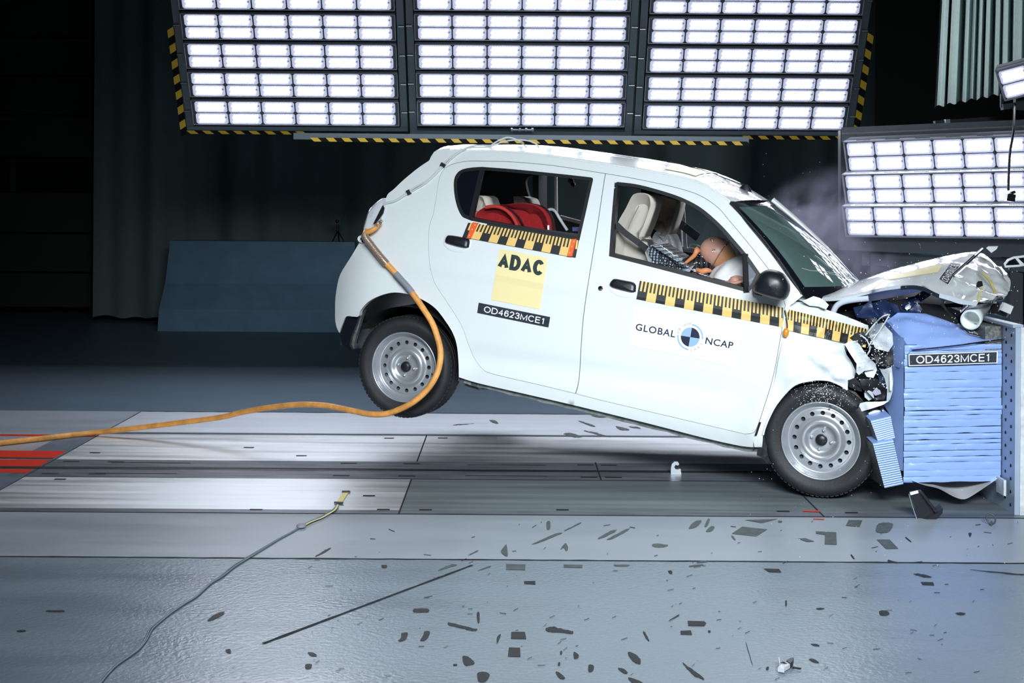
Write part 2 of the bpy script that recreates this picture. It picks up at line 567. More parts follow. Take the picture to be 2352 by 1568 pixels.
for q in ([(700, 566), (798, 568), (815, 590), (735, 588)], [(1697, 651), (1775, 652), (1784, 672), (1710, 670)], [(220, 897), (325, 900), (338, 912), (325, 930), (222, 928)], [(173, 960), (240, 958), (248, 985), (175, 983)]):
    patch(S2(q), 1)
for q in ([(225, 312), (262, 270), (308, 262), (280, 300)], [(335, 330), (365, 300), (390, 302), (370, 330)], [(0, 410), (50, 410), (97, 420), (45, 432), (0, 425)],
          [(1415, 330), (1425, 285), (1475, 275), (1522, 285), (1500, 330), (1450, 340)], [(327, 300), (345, 255), (360, 255), (345, 295)], [(795, 264), (818, 264), (815, 274), (797, 274)],
          [(280, 525), (340, 514), (345, 522), (285, 530)], [(232, 548), (300, 538), (320, 545), (240, 553)], [(495, 358), (510, 362), (524, 385), (510, 380)], [(2130, 285), (2145, 266), (2155, 285), (2145, 296)]):
    smear(S2(q), 0)
for q in ([(1650, 600), (1700, 600), (1768, 618), (1720, 621)], [(1916, 850), (1950, 843), (1982, 853), (1950, 861)], [(1032, 820), (1060, 814), (1087, 820), (1060, 826)],
          [(1437, 835), (1480, 834), (1498, 852), (1480, 863), (1440, 860)], [(186, 1163), (250, 1205), (315, 1255), (324, 1272), (285, 1255), (255, 1240)], [(985, 1140), (1020, 1140), (1052, 1162), (1020, 1158)],
          [(998, 1043), (1040, 1045), (1055, 1058), (1020, 1054)], [(838, 772), (848, 770), (848, 800), (840, 802)], [(2000, 342), (2020, 342), (2010, 366)], [(1490, 510), (1520, 518), (1565, 530), (1500, 528)],
          [(1252, 478), (1262, 480), (1279, 505), (1268, 502)], [(720, 1190), (735, 1190), (730, 1206), (717, 1206)], [(95, 580), (118, 580), (122, 598), (105, 596)], [(1598, 368), (1612, 372), (1640, 398), (1625, 392)],
          [(98, 896), (160, 858), (162, 866), (118, 890)], [(350, 958), (365, 960), (362, 970), (350, 968)], [(590, 1045), (594, 1046), (630, 1170), (624, 1160)], [(2005, 572), (2352, 600), (2352, 604), (2310, 606)]):
    smear(S2(q), 1)
for q in ([(248, 1187), (330, 1187), (328, 1196), (250, 1194)], [(92, 1292), (132, 1290), (130, 1298), (95, 1300)], [(1085, 1240), (1130, 1205), (1178, 1196), (1150, 1220), (1110, 1238)], [(1648, 908), (1695, 875), (1735, 860), (1700, 885)],
          [(1612, 1408), (1640, 1408), (1660, 1425), (1630, 1425)], [(1180, 1395), (1205, 1390), (1208, 1410), (1190, 1408)], [(1600, 1470), (1632, 1470), (1625, 1490), (1600, 1490)], [(1998, 955), (2020, 953), (2022, 962), (2002, 963)]):
    smear(S3(q), 1)
for q in ([(1117, 171), (1170, 184), (1223, 205), (1190, 202)], [(1035, 248), (1080, 246), (1142, 268), (1100, 272), (1050, 260)], [(1345, 205), (1400, 215), (1425, 228), (1370, 226)], [(585, 168), (620, 170), (640, 188), (610, 184)],
          [(1420, 206), (1470, 208), (1493, 218), (1450, 215)], [(1150, 230), (1230, 244), (1320, 272), (1240, 256)], [(1175, 118), (1230, 138), (1330, 142), (1260, 152), (1210, 146)], [(370, 196), (480, 188), (485, 190), (400, 198)]):
    smear([(900 + x / 2.613, 900 + y / 2.613) for x, y in q], 0)
g0, g1 = FL(604, 1477, .0021), FL(1085, 1297, .0021)
for i in range(26):
    a, b = g0.lerp(g1, i / 26), g0.lerp(g1, (i + 1) / 26)
    w0, w1 = .007 + .004 * noise.noise((i * 1.7, 0, 0)), .007 + .004 * noise.noise((i * 1.7 + 1.7, 0, 0))
    n_ = Vector((a.y - b.y, b.x - a.x, 0)).normalized()
    scuff.add([a - n_ * w0, b - n_ * w1, b + n_ * w1, a + n_ * w0], [(0, 1, 2, 3)], 2)
random.seed(4)
for i in range(150):
    x, y = random.uniform(700, 2340), random.uniform(1195, 1560)
    L, a = random.uniform(1, 9), random.gauss(-.5, .5)
    dx, dy = L * math.cos(a), L * math.sin(a) * .5
    patch([(x - dx, y - dy - .6), (x + dx, y + dy - .6), (x + dx, y + dy + .7), (x - dx, y - dy + .7)], random.choice((0, 1)))
for q in ((1844, 1171, 1882, 1174), (1868, 1190, 1893, 1192)):
    patch([(q[0], q[1]), (q[2], q[1] + 1), (q[2], q[3] + 1), (q[0], q[3])], 3)
tag(scuff.build('floor_markings', [M_SCUFF, M_SCUFFK, M_GROOVE, M_FRED]), 'dark scuffs and bare patches worn in the floor paint', 'floor', kind='structure')

# walls
wb = MB()
wb.box((0, 18.1, 4), (30, .2, 8))
wb.build('wall_back', M_DOORP)
tag(bpy.data.objects['wall_back'], 'unlit black rear wall of the hall', 'wall', kind='structure')
db = MB()
d0 = 17.2
zs = [U(100, y, d0).z for y in (706, 625, 535, 440, 362, 265, 175, 87, -10, -110)]
for i in range(len(zs) - 1):
    a, b = zs[i], zs[i + 1]
    m = 1 if i == 3 else 0
    db.box((-7.6, d0 + (.03 if m else 0), (a + b) / 2), (4.5, .06, b - a - .025), None, m)
    if m:
        db.box((-6.35, d0, (a + b) / 2), (.07, .07, b - a))
tag(db.build('door_1', [mat('sectional_door', (.022, .026, .023), .7), M_BLACKG]), 'dark sectional roller door with a window row', 'door', kind='structure')

# long black curtain
x_l, x_r = U(213, 700, 16.3).x, U(2005, 600, 16.3).x
cb = MB()


def fold(s):
    return .10 * math.sin(s * 5.1 + 1.2 * math.sin(s * 1.3)) + .05 * math.sin(s * 12.7 + 2 * math.sin(s * .7)) + .07 * noise.noise((s * 1.1, 3, 0))


cb.grid(lambda u, v: Vector((x_l + (x_r - x_l) * u, 16.3 + fold((x_r - x_l) * u) * (1 - .15 * v), .06 + 6.4 * (1 - v) + .03 * noise.noise((u * 40, 0, 0)) * (v > .99))), 420, 8)
o = cb.build('black_curtain', M_CURT)
tag(o, 'long dark curtain hanging in loose folds behind the car', 'curtain')

# grey drape, upper right
d_dr = 12.2
gb = MB()
FX = [2147, 2152, 2160, 2168, 2174, 2176, 2182, 2196, 2208, 2211, 2216, 2226, 2231, 2234, 2240, 2244, 2250, 2258, 2260, 2268, 2280, 2283, 2290, 2298, 2302, 2310, 2322, 2326, 2340, 2352, 2362, 2380]
FY = [.05, 0, .03, .02, .12, .0, .02, .05, .12, .0, .03, .06, .0, .03, .08, .0, .03, .1, .0, .04, .12, .0, .03, .1, .02, .05, .14, .02, .08, .16, .05, .1]


def drape(u, v):
    q = u * (len(FX) - 1)
    i = min(int(q), len(FX) - 2)
    t = q - i
    t = t * t * (3 - 2 * t)
    x = FX[i] + (FX[i + 1] - FX[i]) * t
    yb = 246 - (x - 2147) * .20 + 3 * math.sin(x * .25)
    y = -420 + (yb + 420) * v
    return U(x + (1 - v) * 34 * max(0, 1 - (x - 2147) / 260), y, d_dr + (FY[i] + (FY[i + 1] - FY[i]) * t) * 2.2)


gb.grid(drape, 31 * 5, 12)
tag(gb.build('grey_drape', M_DRAPE), 'pale grey pleated drape hanging at the upper right, hem above the small floodlight', 'curtain')

# concrete barriers
PROF = [(0, 0), (0, .25), (.20, .53), (.30, 1.01), (.54, 1.01), (.64, .53), (.84, .25), (.84, 0)]


def jersey(px0, px1, dbase, label):
    a = U(px0, 740, dbase).x
    b = U(px1, 740, dbase).x
    r = empty('concrete_barrier', ((a + b) / 2, dbase + .42, 0), None, label, 'barrier', 'concrete barriers along the back of the hall')
    m = MB()
    for i, (x, s) in enumerate(((a, 0), (b, 1))):
        pass
    secs = []
    for x, dr in ((a, .08), (a + .01, .02), (b - .01, .02), (b, .08)):
        secs.append([Vector((x + (.06 if x < (a + b) / 2 else -.06) * (z / 1.01), dbase + y, z)) for y, z in PROF])
    m.loft(secs, 0, False)
    mm = m.build('block', M_CONC, r, True)
    w = MB()
    w.bar((a + .3, dbase + .42, 1.012), (a + .55, dbase + .42, 1.012), .05, .02)
    w.build('lifting_eye', M_DARKST, r, True)
    return r


jersey(362, 818, 15.2, 'grey concrete barrier block behind the rear of the car')
jersey(1998, 2330, 15.0, 'grey concrete barrier block seen above the crumpled bonnet')

# small camera on a tripod, standing on the left barrier
tcx = U(776, 555, 15.62)
r = empty('tripod_camera', (tcx.x, 15.62, 1.01), None, 'small black camera on a mini tripod on top of the concrete barrier', 'camera')
m = MB()
ch = U(776, 508, 15.62)
m.box(ch, (.085, .05, .075))
m.box((ch.x, ch.y - .03, ch.z), (.045, .03, .045))
m.build('camera_body', M_BLACK, r, True)
m = MB()
m.lathe([(.0, -.06), (.018, -.06), (.018, -.046), (.012, -.044), (0, -.044)], ch, (0, 1, 0), 16)
m.build('lens', M_BLACKG, r, True)
for px in (764, 779, 790):
    m = MB()
    b = U(px, 556, 15.62 + (-.09 if px == 779 else .03))
    b.z = 1.014
    m.tube([(ch.x, 15.62, ch.z - .11), b], lambda t: .011 - .004 * t, 6)
    m.build('leg', M_BLACK, r, True)
m = MB()
m.tube([(ch.x, 15.62, ch.z - .03), (ch.x, 15.62, ch.z - .13)], .014, 8)
m.build('ball_head', M_BLACK, r, True)
# ================================================================== LED lamp panels
random.seed(7)
MW, MH = .273, .110


def module_mesh(nx=11, ny=4, nm='led_module'):
    """one floodlight module in its own plane: x right, y up, z towards the viewer"""
    m = MB()
    w, h, c = MW * .5 * .97, MH * .5 * .96, .014
    ring = [(-w + c, -h), (w - c, -h), (w, -h + c), (w, h - c), (w - c, h), (-w + c, h), (-w, h - c), (-w, -h + c)]
    m.loft([[Vector((x, y, -.03)) for x, y in ring], [Vector((x, y, 0)) for x, y in ring]], 1, False, False)
    m.add([(x * .985, y * .96, .001) for x, y in ring], [tuple(range(8))], 0)
    m.add([(x, y, 0) for x, y in ring] + [(x * .985, y * .96, .001) for x, y in ring], [(i, (i + 1) % 8, 8 + (i + 1) % 8, 8 + i) for i in range(8)], 1)
    pw, ph = .0190, .0198
    for j in range(ny):
        for i in range(nx):
            x = (i - (nx - 1) / 2) * pw + (.0045 if j % 2 else -.0045) * 1
            y = (j - (ny - 1) / 2) * ph
            k = 8
            rx, ry = .0061, .0071
            base = [(x + rx * math.cos(q * 2 * math.pi / k), y + ry * math.sin(q * 2 * math.pi / k), .0015) for q in range(k)]
            top = [(x + .6 * rx * math.cos(q * 2 * math.pi / k), y + .6 * ry * math.sin(q * 2 * math.pi / k), .0055) for q in range(k)]
            m.add(base + top, [(q, (q + 1) % k, k + (q + 1) % k, k + q) for q in range(k)] + [tuple(range(k, 2 * k))], 2)
    # wiring knob at one end
    m.add([(w * .86 + .006 * math.cos(q), .012 + .008 * math.sin(q), .002) for q in [i * math.pi / 4 for i in range(8)]], [tuple(range(8))], 3)
    o = m.build(nm, [M_LENS, M_LAMPH, M_LED, M_LAMPH])
    return o


PROTO = {}


def place_module(key, parent, c, ex, ey, sx, sy):
    """ex, ey: unit axes in the plane, world"""
    ez = ex.cross(ey).normalized()
    if key not in PROTO:
        PROTO[key] = module_mesh(nm='led_module')
        o = PROTO[key]
        o.parent = parent
    else:
        o = copy_child(PROTO[key], parent)
    M = Matrix.Translation(c) @ Matrix((ex, ey, ez)).transposed().to_4x4() @ Matrix.Diagonal((sx, sy, 1, 1))
    o.matrix_basis = wmat(parent).inverted() @ M
    return o


def lamp_bar(root, tl, tr_, br, bl, ncol, side=.05, edge=.006, name='light_bar', mats=None, vent=False):
    """a tray with two rows of ncol modules between four corners (world)"""
    ex = ((tr_ - tl) + (br - bl)).normalized()
    ey = ((tl - bl) + (tr_ - br)).normalized()
    ez = ex.cross(ey).normalized()
    ey = ez.cross(ex).normalized()
    c = (tl + tr_ + br + bl) / 4
    W = ((tr_ - tl).length + (br - bl).length) / 2
    H = ((tl - bl).length + (tr_ - br).length) / 2
    m = MB()
    Mx = Matrix((ex, ey, ez)).transposed()
    m.box(c - ez * .085, (W, H, .10), Mx)
    for s in (1, -1):
        m.box(c + ey * s * (H / 2 - edge / 2) - ez * .03, (W, edge, .07), Mx, 1)
        m.box(c + ex * s * (W / 2 - edge / 2) - ez * .03, (edge, H, .07), Mx, 1)
    if vent:
        for i in range(ncol):
            for q in range(10):
                m.box(c - ex * (W / 2 - (i + .45) * W / ncol - q * .011) + ey * (H / 2) - ez * .02, (.005, .004, .014), Mx, 2)
    bar = m.build(name, mats or [M_FRAME, M_LAMPH, M_GAP], root, True)
    cw = (W - 2 * side) / ncol
    chh = (H - 2 * edge) / 2
    for j in range(2):
        for i in range(ncol):
            pc = c + ex * (-W / 2 + side + cw * (i + .5)) + ey * (chh * (.5 - j))
            place_module('m', bar, pc, ex, ey, cw / MW, chh / MH)
    return bar


D_B, TILT = 10.8, R(30)
SL = Vector((0, -math.sin(TILT), math.cos(TILT)))
PITCH, ROWH = .2455, .216
NROWS = 9


def hazard(mb, a, b, w, face, nseg, slant=.6):
    """striped strip from a to b, width w along 'face' (unit), built as slanted cells"""
    d = b - a
    for i in range(nseg):
        t0, t1 = i / nseg, (i + 1) / nseg
        sh = d * (slant / nseg)
        p = [a + d * t0, a + d * t1, a + d * t1 + face * w + sh, a + d * t0 + face * w + sh]
        mb.add(p, [(0, 1, 2, 3)], i % 2)


for idx, (px0, px1, pyb, lab) in enumerate(((444.5, 917.4, 288, 'left panel of the overhead lamp wall, above the concrete barrier and rear wheel'),
                                            (959.0, 1434, 290, 'middle panel of the overhead lamp wall, directly above the car roof'),
                                            (1475.7, 1942.5, 297.5, 'right panel of the overhead lamp wall, above the smoking bonnet'))):
    p0 = U(px0, pyb - (2 if idx == 2 else 0), D_B)
    p1 = U(px1, pyb + (2 if idx == 2 else 0), D_B)
    zb = (p0.z + p1.z) / 2
    x0, x1 = p0.x, p1.x
    root = empty('floodlight_array', ((x0 + x1) / 2, D_B, zb), None, lab, 'floodlight panel', 'overhead lamp wall')
    O = Vector((0, D_B, zb))
    P = lambda x, t, n=0.0: Vector((x, D_B, zb)) + SL * t + Vector((0, -math.cos(TILT), -math.sin(TILT))) * n
    for k in range(NROWS):
        t = k * PITCH
        fl = [0, .010, 0][idx] * 0
        lamp_bar(root, P(x0, t + ROWH), P(x1, t + ROWH), P(x1, t), P(x0, t), 6, .022)
    T = NROWS * PITCH
    fm = MB()
    fn = Vector((0, -math.cos(TILT), -math.sin(TILT)))
    for x in (x0 - .036, x1 + .036):
        fm.bar(P(x, -.11 if idx == 1 else -.06, -.06), P(x, T + .1, -.06), .056, .06, fn)
    lo_ = -.085 if idx == 1 else -.043
    fm.bar(P(x0 - .06, lo_, -.06), P(x1 + .06, lo_, -.06), .055 if idx == 1 else .034, .07, fn)
    fm.bar(P(x0 - .06, T + .05, -.06), P(x1 + .06, T + .05, -.06), .10, .07, fn)
    for q in range(3):
        xx = x0 + (x1 - x0) * (q + .5) / 3
        fm.bar(P(xx, -.10, -.2), P(xx, T, -.2), .05, .08, fn)
    fm.build('frame', M_FRAME, root, True)
    for k in range(NROWS):
        b_ = MB()
        for x, s in ((x0 - .02, -1), (x1 + .02, 1)):
            b_.tube([P(x, k * PITCH + .11, -.02), P(x + s * .045, k * PITCH + .11, -.02)], .008, 6)
        b_.build('pivot_pin', M_BARE, root, True)
    hz = MB()
    if idx == 0:
        hazard(hz, P(x0 - .07, T * .0 + .83, -.03), P(x0 - .07, -.095, -.03), .05, Vector((-1, 0, 0)), 14, .5)
        hazard(hz, P(x0 - .07, -.062, -.02), P(x0 + .93, -.062, -.02), .03, -SL, 16, .55)
    if idx == 2:
        hazard(hz, P(x1 + .07, .83, -.03), P(x1 + .07, -.095, -.03), .05, Vector((1, 0, 0)), 14, .5)
        hazard(hz, P(x1 - .82, -.064, -.02), P(x1 + .05, -.064, -.02), .032, -SL, 14, .55)
    if idx == 1:
        bm2 = MB()
        a, b = U(676, 313, D_B - .1), U(1718, 322, D_B - .1)
        bm2.bar(a, b, .08, .05)
        bm2.build('support_beam', M_FRAME, root, True)
        a2, b2 = U(712, 316.0, D_B - .15), U(1716, 325.0, D_B - .15)
        hazard(hz, a2, b2, .030, Vector((0, 0, -1)), 56, .5)
        mt = MB()
        q = U(1200, 299, D_B - .05)
        mt.tube([q + Vector((-.09, 0, 0)), q + Vector((.09, 0, 0))], .009, 8)
        for dx in (-.085, -.02, .03, .08):
            mt.tube([q + Vector((dx - .008, 0, 0)), q + Vector((dx + .008, 0, 0))], .018, 8)
        mt.build('hinge_bolt', M_DARKST, root, True)
    hz.build('hazard_stripe', [M_HAZY, M_HAZK], root, True)

# three stacked floodlight rows, right
bank = empty('side_lamp_bank', U(2150, 560, 9.5), None, 'stack of three long floodlight rows at the right, above the bonnet', 'floodlight panel')
DL, DR = 9.95, 9.15
XR = 2442


def bank_pt(px, py, back=0.0):
    d = DL + (DR - DL) * (px - 1935) / (2352 - 1935) + back
    return U(px, py, d)


for (tl, trr, br, bl) in (((1935.6, 326), (XR, 305), (XR, 386), (1946, 395)), ((1931.6, 401), (XR, 388), (XR, 466.5), (1944, 468.6)), ((1929.7, 474.5), (XR, 470), (XR, 551), (1946, 541.7))):
    lamp_bar(bank, bank_pt(*tl, -.035), bank_pt(*trr, -.035), bank_pt(*br, .03), bank_pt(*bl, .03), 7, .02, .010, mats=[M_LAMPT, M_LAMPH, M_GAP], vent=True)
m = MB()
m.bar(bank_pt(1936, 310, .15), bank_pt(XR, 290, .15), .05, .11, mat=0)
m.bar(bank_pt(1932, 552, .2), bank_pt(XR, 572, .2), .08, .14, mat=0)
m.bar(bank_pt(1940, 300, .25), bank_pt(1940, 560, .25), .08, .08)
m.bar(bank_pt(2200, 300, .3), bank_pt(2200, 560, .3), .08, .08)
m.build('bank_frame', M_DARKST, bank, True)
m = MB()
m.bar(bank_pt(1935, 307, .05), bank_pt(XR, 286, .05), .02, .008)
m.build('top_edge', M_BARE, bank, True)
m = MB()
for px in (2010, 2330):
    a = bank_pt(px, 590, .3)
    m.bar((a.x, a.y, 0), (a.x, a.y, bank_pt(px, 300, .3).z), .09, .09)
m.bar(bank_pt(1985, 595, .3), bank_pt(XR, 612, .3), .08, .09)
m.build('stand', M_DARKST, bank, True)

# small floodlight above
fl = empty('floodlight', U(2340, 240, 9.4), None, 'small square floodlight tilted down at the right edge, below the grey drape', 'floodlight')
lamp_bar(fl, U(2280.4, 162, 9.36), U(2420, 128, 9.16), U(2446, 196, 9.2), U(2312, 233, 9.4), 2, .012, .012, 'lamp_head', mats=[M_LAMPH, M_LAMPH, M_GAP])
m = MB()
m.bar(U(2301, 216, 9.5), U(2301, 246, 9.5), .02, .02)
m.bar(U(2301, 246, 9.5), U(2446, 226, 9.5), .06, .04)
m.bar(U(2330, 236, 9.5), U(2448, 243, 9.5), .05, .10)
m.build('bracket', M_DARKST, fl, True)
m = MB()
m.bar(U(2374, 250, 9.55), U(2374, -200, 9.55), .06, .06)
m.build('hanger', M_DARKST, fl, True)

# black bar above the bank
m = MB()
m.bar(U(2146, 283, 9.9), U(2440, 262, 9.9), .05, .035)
bar_o = m.build('crossbar', mat('bar_steel', (.02, .024, .03), .5))
tag(bar_o, 'thin black horizontal bar with a white tape mark above the lamp stack', 'bar')
m = MB()
m.bar(U(2170, 281, 9.87), U(2180, 280.3, 9.87), .05, .04)
m.build('tape_mark', mat('pale_tape', (.35, .42, .42), .7), bar_o)

# camera hanging on a cord in front of the bank
hc = empty('hanging_camera', U(2320, 452, 8.9), None, 'small black camera box hanging on a cord in front of the lamp stack', 'camera')
m = MB()
m.tube([U(x, y, d) for x, y, d in crom([(2331, 240, 9.47), (2330, 256, 9.2), (2328, 300, 9.0), (2320, 350, 8.95), (2317, 400, 8.95), (2316, 438, 8.95)], 6)], .009, 6)
m.build('cord', M_CABLEK, hc, True)
m = MB()
m.box(U(2320, 454, 8.95), (.055, .05, .05), Matrix.Rotation(.15, 3, 'Y'))
m.box(U(2325, 442, 8.95), (.03, .04, .02), Matrix.Rotation(-.3, 3, 'Y'))
m.build('camera_body', M_BLACK, hc, True)
# ================================================================== the car
P_R, P_F = U(928, 843, 7.452), U(1885, 1012, 6.695)
Fx = (P_F - P_R).normalized()
Ly = Vector((-Fx.y, Fx.x, 0)).normalized()
Uz = Fx.cross(Ly).normalized()
WB = (P_F - P_R).length
YW, ZW = -.70, .281
CO = P_R - Ly * YW - Uz * ZW
M_CAR = Matrix.Translation(CO) @ Matrix((Fx, Ly, Uz)).transposed().to_4x4()
car = empty('hatchback_car', (0, 0, 0), None, 'white hatchback nose-down with its front crushed against the blue barrier block', 'car')
car.matrix_basis = M_CAR
CAMP = Vector((0, 0, HCAM))


def C2(px, py, y0):
    """car-local point on the plane y=y0 that the photograph shows at px, py"""
    v = RAY(px, py)
    t = (y0 - Ly.dot(CAMP - CO)) / Ly.dot(v)
    p = CAMP + v * t - CO
    return Vector((Fx.dot(p), y0, Uz.dot(p)))


YT = [(.0, -.60), (.15, -.655), (.25, -.70), (.40, -.728), (.55, -.740), (.72, -.745), (.88, -.735), (1.0, -.708), (1.2, -.650), (1.4, -.583), (1.5, -.545), (1.7, -.46)]


def herm(T, x):
    if x <= T[0][0]:
        return T[0][1]
    if x >= T[-1][0]:
        return T[-1][1]
    for i in range(len(T) - 1):
        if x <= T[i + 1][0]:
            break
    sl = lambda k: (T[min(k + 1, len(T) - 1)][1] - T[max(k - 1, 0)][1]) / (T[min(k + 1, len(T) - 1)][0] - T[max(k - 1, 0)][0])
    h = T[i + 1][0] - T[i][0]
    t = (x - T[i][0]) / h
    return ((2 * t ** 3 - 3 * t * t + 1) * T[i][1] + (t ** 3 - 2 * t * t + t) * h * sl(i) + (-2 * t ** 3 + 3 * t * t) * T[i + 1][1] + (t ** 3 - t * t) * h * sl(i + 1))


def SURF(x, z):
    y = herm(YT, z)
    if x < -.20:
        y += 1.15 * (x + .20) ** 2
    if x > 1.95:
        y += .35 * (x - 1.95) ** 2
    e = max(0, 1 - ((x - 1.0) / .95) ** 4)
    y += .013 * math.exp(-((z - .40 - .03 * x) / .055) ** 2) * min(1, e)
    r = math.hypot(x, z - .281)
    y -= .012 * math.exp(-((r - .335) / .05) ** 2)
    r = math.hypot(x - WB, z - .281)
    y -= .012 * math.exp(-((r - .335) / .05) ** 2)
    # crisp belt line
    y -= .006 * math.exp(-((z - .86) / .02) ** 2)
    return y


def CS(px, py, off=0.0):
    y = -.72
    for _ in range(7):
        p = C2(px, py, y)
        y = SURF(p.x, p.z) - off
    return Vector((p.x, y, p.z))


def pin(x, z, poly):
    c = False
    j = len(poly) - 1
    for i in range(len(poly)):
        xi, zi = poly[i]
        xj, zj = poly[j]
        if (zi > z) != (zj > z) and x < (xj - xi) * (z - zi) / (zj - zi) + xi:
            c = not c
        j = i
    return c


def resample(poly, h):
    out = []
    n = len(poly)
    for i in range(n):
        a, b = Vector(poly[i]), Vector(poly[(i + 1) % n])
        k = max(1, int((b - a).length / h))
        for s in range(k):
            out.append(tuple(a + (b - a) * s / k))
    # drop near duplicates
    res = []
    for p in out:
        if not res or (Vector(p) - Vector(res[-1])).length > 1e-4:
            res.append(p)
    if (Vector(res[0]) - Vector(res[-1])).length < 1e-4:
        res.pop()
    return res


def panel2d(outline, holes, h):
    """triangulated (x, z) region: points, triangles, boundary edges"""
    O_ = resample(outline, h)
    Hs = [resample(q, h) for q in holes]
    pts, edges = [], []
    for loop in [O_] + Hs:
        b = len(pts)
        pts += loop
        edges += [(b + i, b + (i + 1) % len(loop)) for i in range(len(loop))]
    nb = len(pts)
    bp = list(pts)
    x0, x1 = min(p[0] for p in O_), max(p[0] for p in O_)
    z0, z1 = min(p[1] for p in O_), max(p[1] for p in O_)
    cell = {}
    for p in bp:
        cell.setdefault((int(p[0] / h), int(p[1] / h)), []).append(p)
    j = 0
    z = z0
    while z < z1:
        x = x0 + (h / 2 if j % 2 else 0)
        while x < x1:
            ok = pin(x, z, O_) and not any(pin(x, z, q) for q in Hs)
            if ok:
                ci, cj = int(x / h), int(z / h)
                for a in (-1, 0, 1):
                    for b in (-1, 0, 1):
                        for p in cell.get((ci + a, cj + b), ()):
                            if (p[0] - x) ** 2 + (p[1] - z) ** 2 < (.55 * h) ** 2:
                                ok = False
                if ok:
                    pts.append((x, z))
            x += h
        z += h * .866
        j += 1
    r = delaunay_2d_cdt([Vector(p) for p in pts], edges, [], 0, 1e-6)
    V, Fc = r[0], r[2]
    tris = []
    for f in Fc:
        cx = sum(V[i].x for i in f) / len(f)
        cz = sum(V[i].y for i in f) / len(f)
        if pin(cx, cz, O_) and not any(pin(cx, cz, q) for q in Hs):
            a, b, c = (V[i] for i in f[:3])
            if (b - a).cross(c - a) < 0:
                f = list(reversed(f))
            tris.append(list(f))
    cnt = {}
    for f in tris:
        for i in range(3):
            e = (f[i], f[(i + 1) % 3])
            cnt[e] = 1
    bound = [e for e in cnt if (e[1], e[0]) not in cnt]
    return [tuple(v) for v in V], tris, bound


def panel(mb, outline, holes=(), h=.035, off=0.0, thick=.02, surf=SURF, sign=1, m_out=0, m_in=1, m_rim=0, inner=True):
    """a pressed sheet lying on the body surface; sign=-1 mirrors it to the far side"""
    V, T, B = panel2d(outline, holes, h)
    fo = [(x, sign * (surf(x, z) - off), z) for x, z in V]
    fi = [(x, sign * (surf(x, z) - off + thick), z) for x, z in V]
    fl_ = (lambda f: list(f)) if sign > 0 else (lambda f: list(reversed(f)))
    mb.add(fo, [fl_(f) for f in T], m_out, True)
    if inner:
        mb.add(fi, [list(reversed(fl_(f))) for f in T], m_in, True)
    for a, b in B:
        q = [fo[b], fo[a], fi[a], fi[b]]
        mb.add(q, [(0, 1, 2, 3) if sign > 0 else (3, 2, 1, 0)], m_rim)
    return mb


def XZ(pts, off=0.0):
    return [(lambda p: (p.x, p.z))(CS(x, y, off)) for x, y in pts]


def inset(poly, d):
    """shrink a closed (x, z) polygon by d"""
    n = len(poly)
    area = sum(poly[i][0] * poly[(i + 1) % n][1] - poly[(i + 1) % n][0] * poly[i][1] for i in range(n))
    s = 1 if area > 0 else -1
    out = []
    for i in range(n):
        p, a, b = Vector(poly[i]), Vector(poly[i - 1]), Vector(poly[(i + 1) % n])
        e1, e2 = (p - a).normalized(), (b - p).normalized()
        n1, n2 = Vector((-e1.y, e1.x)) * s, Vector((-e2.y, e2.x)) * s
        m = n1 + n2
        if m.length < 1e-6:
            m = n1
        m.normalize()
        k = max(.5, m.dot(n1))
        out.append(tuple(p + m * (d / k)))
    return out


# ---- outlines traced on the near side (photograph pixels)
DRIP = [(1000, 349), (1060, 348), (1130, 349), (1200, 353), (1270, 361), (1338, 371), (1400, 380), (1460, 390), (1520, 400), (1571, 410), (1610, 424), (1645, 443), (1677, 465)]
APIL = [(1677, 465), (1697, 490), (1716.5, 516.5), (1766, 577), (1809.7, 637), (1843, 679)]
TAIL = [(985, 369), (960, 386), (928, 412), (905, 434), (890, 447), (883, 470), (880, 494), (868, 512), (850, 527), (838, 540), (828, 553), (812, 580), (795.6, 606), (784, 625), (778, 640), (773, 664), (770, 690), (769.6, 716), (770, 735), (773, 751), (779, 764)]
ARCH_R = [(779, 764), (786, 746), (795, 727), (812, 727), (823, 726), (828.5, 712), (847.7, 691.5), (878, 677), (908, 671.5), (941, 676.5), (974, 690), (1001, 709), (1023, 737), (1039.7, 764), (1049, 791.6), (1053, 830), (1054, 866)]
SILLB = [(1054, 866), (1100, 880), (1200, 903), (1300, 926), (1409.7, 952.6), (1508, 977), (1615, 1004.7), (1703, 1024), (1750, 1027)]
RD_TOP = [(994.4, 493.7), (1000, 463.6), (1006.8, 419.7), (1015, 395), (1034, 378.6), (1075, 369.5), (1120, 369.5), (1171, 371), (1230, 375.5), (1281, 381), (1340, 390), (1390.6, 398)]
RD_REAR = [(1322, 904), (1230, 882), (1160, 866), (1119, 854.7), (1102, 841), (1089, 822), (1078, 797), (1070, 775), (1062, 752), (1048, 727), (1025, 692), (1004, 660), (996, 645), (988, 615), (984.5, 585), (984, 556.8), (984.8, 530), (988, 512), (994.4, 493.7)]
BGAP = [(1390.6, 398), (1384, 440), (1373, 515), (1362, 583), (1349.5, 660), (1343, 705), (1338.6, 742), (1334.5, 800), (1331.7, 852), (1328, 882), (1322, 904)]
FD_TOP = [(1390.6, 398), (1430, 404.5), (1469.7, 412), (1552, 430), (1606.8, 448), (1648, 475), (1675, 505.5), (1716.5, 555), (1766, 618), (1790, 655), (1804, 700)]
FD_FRONT = [(1804, 700), (1797, 750), (1793, 776), (1776, 866), (1755, 936), (1744, 969), (1736, 988), (1728, 995), (1711, 997)]
FD_BOT = [(1711, 997), (1600, 971), (1500, 947.5), (1400, 924), (1322, 904.5)]
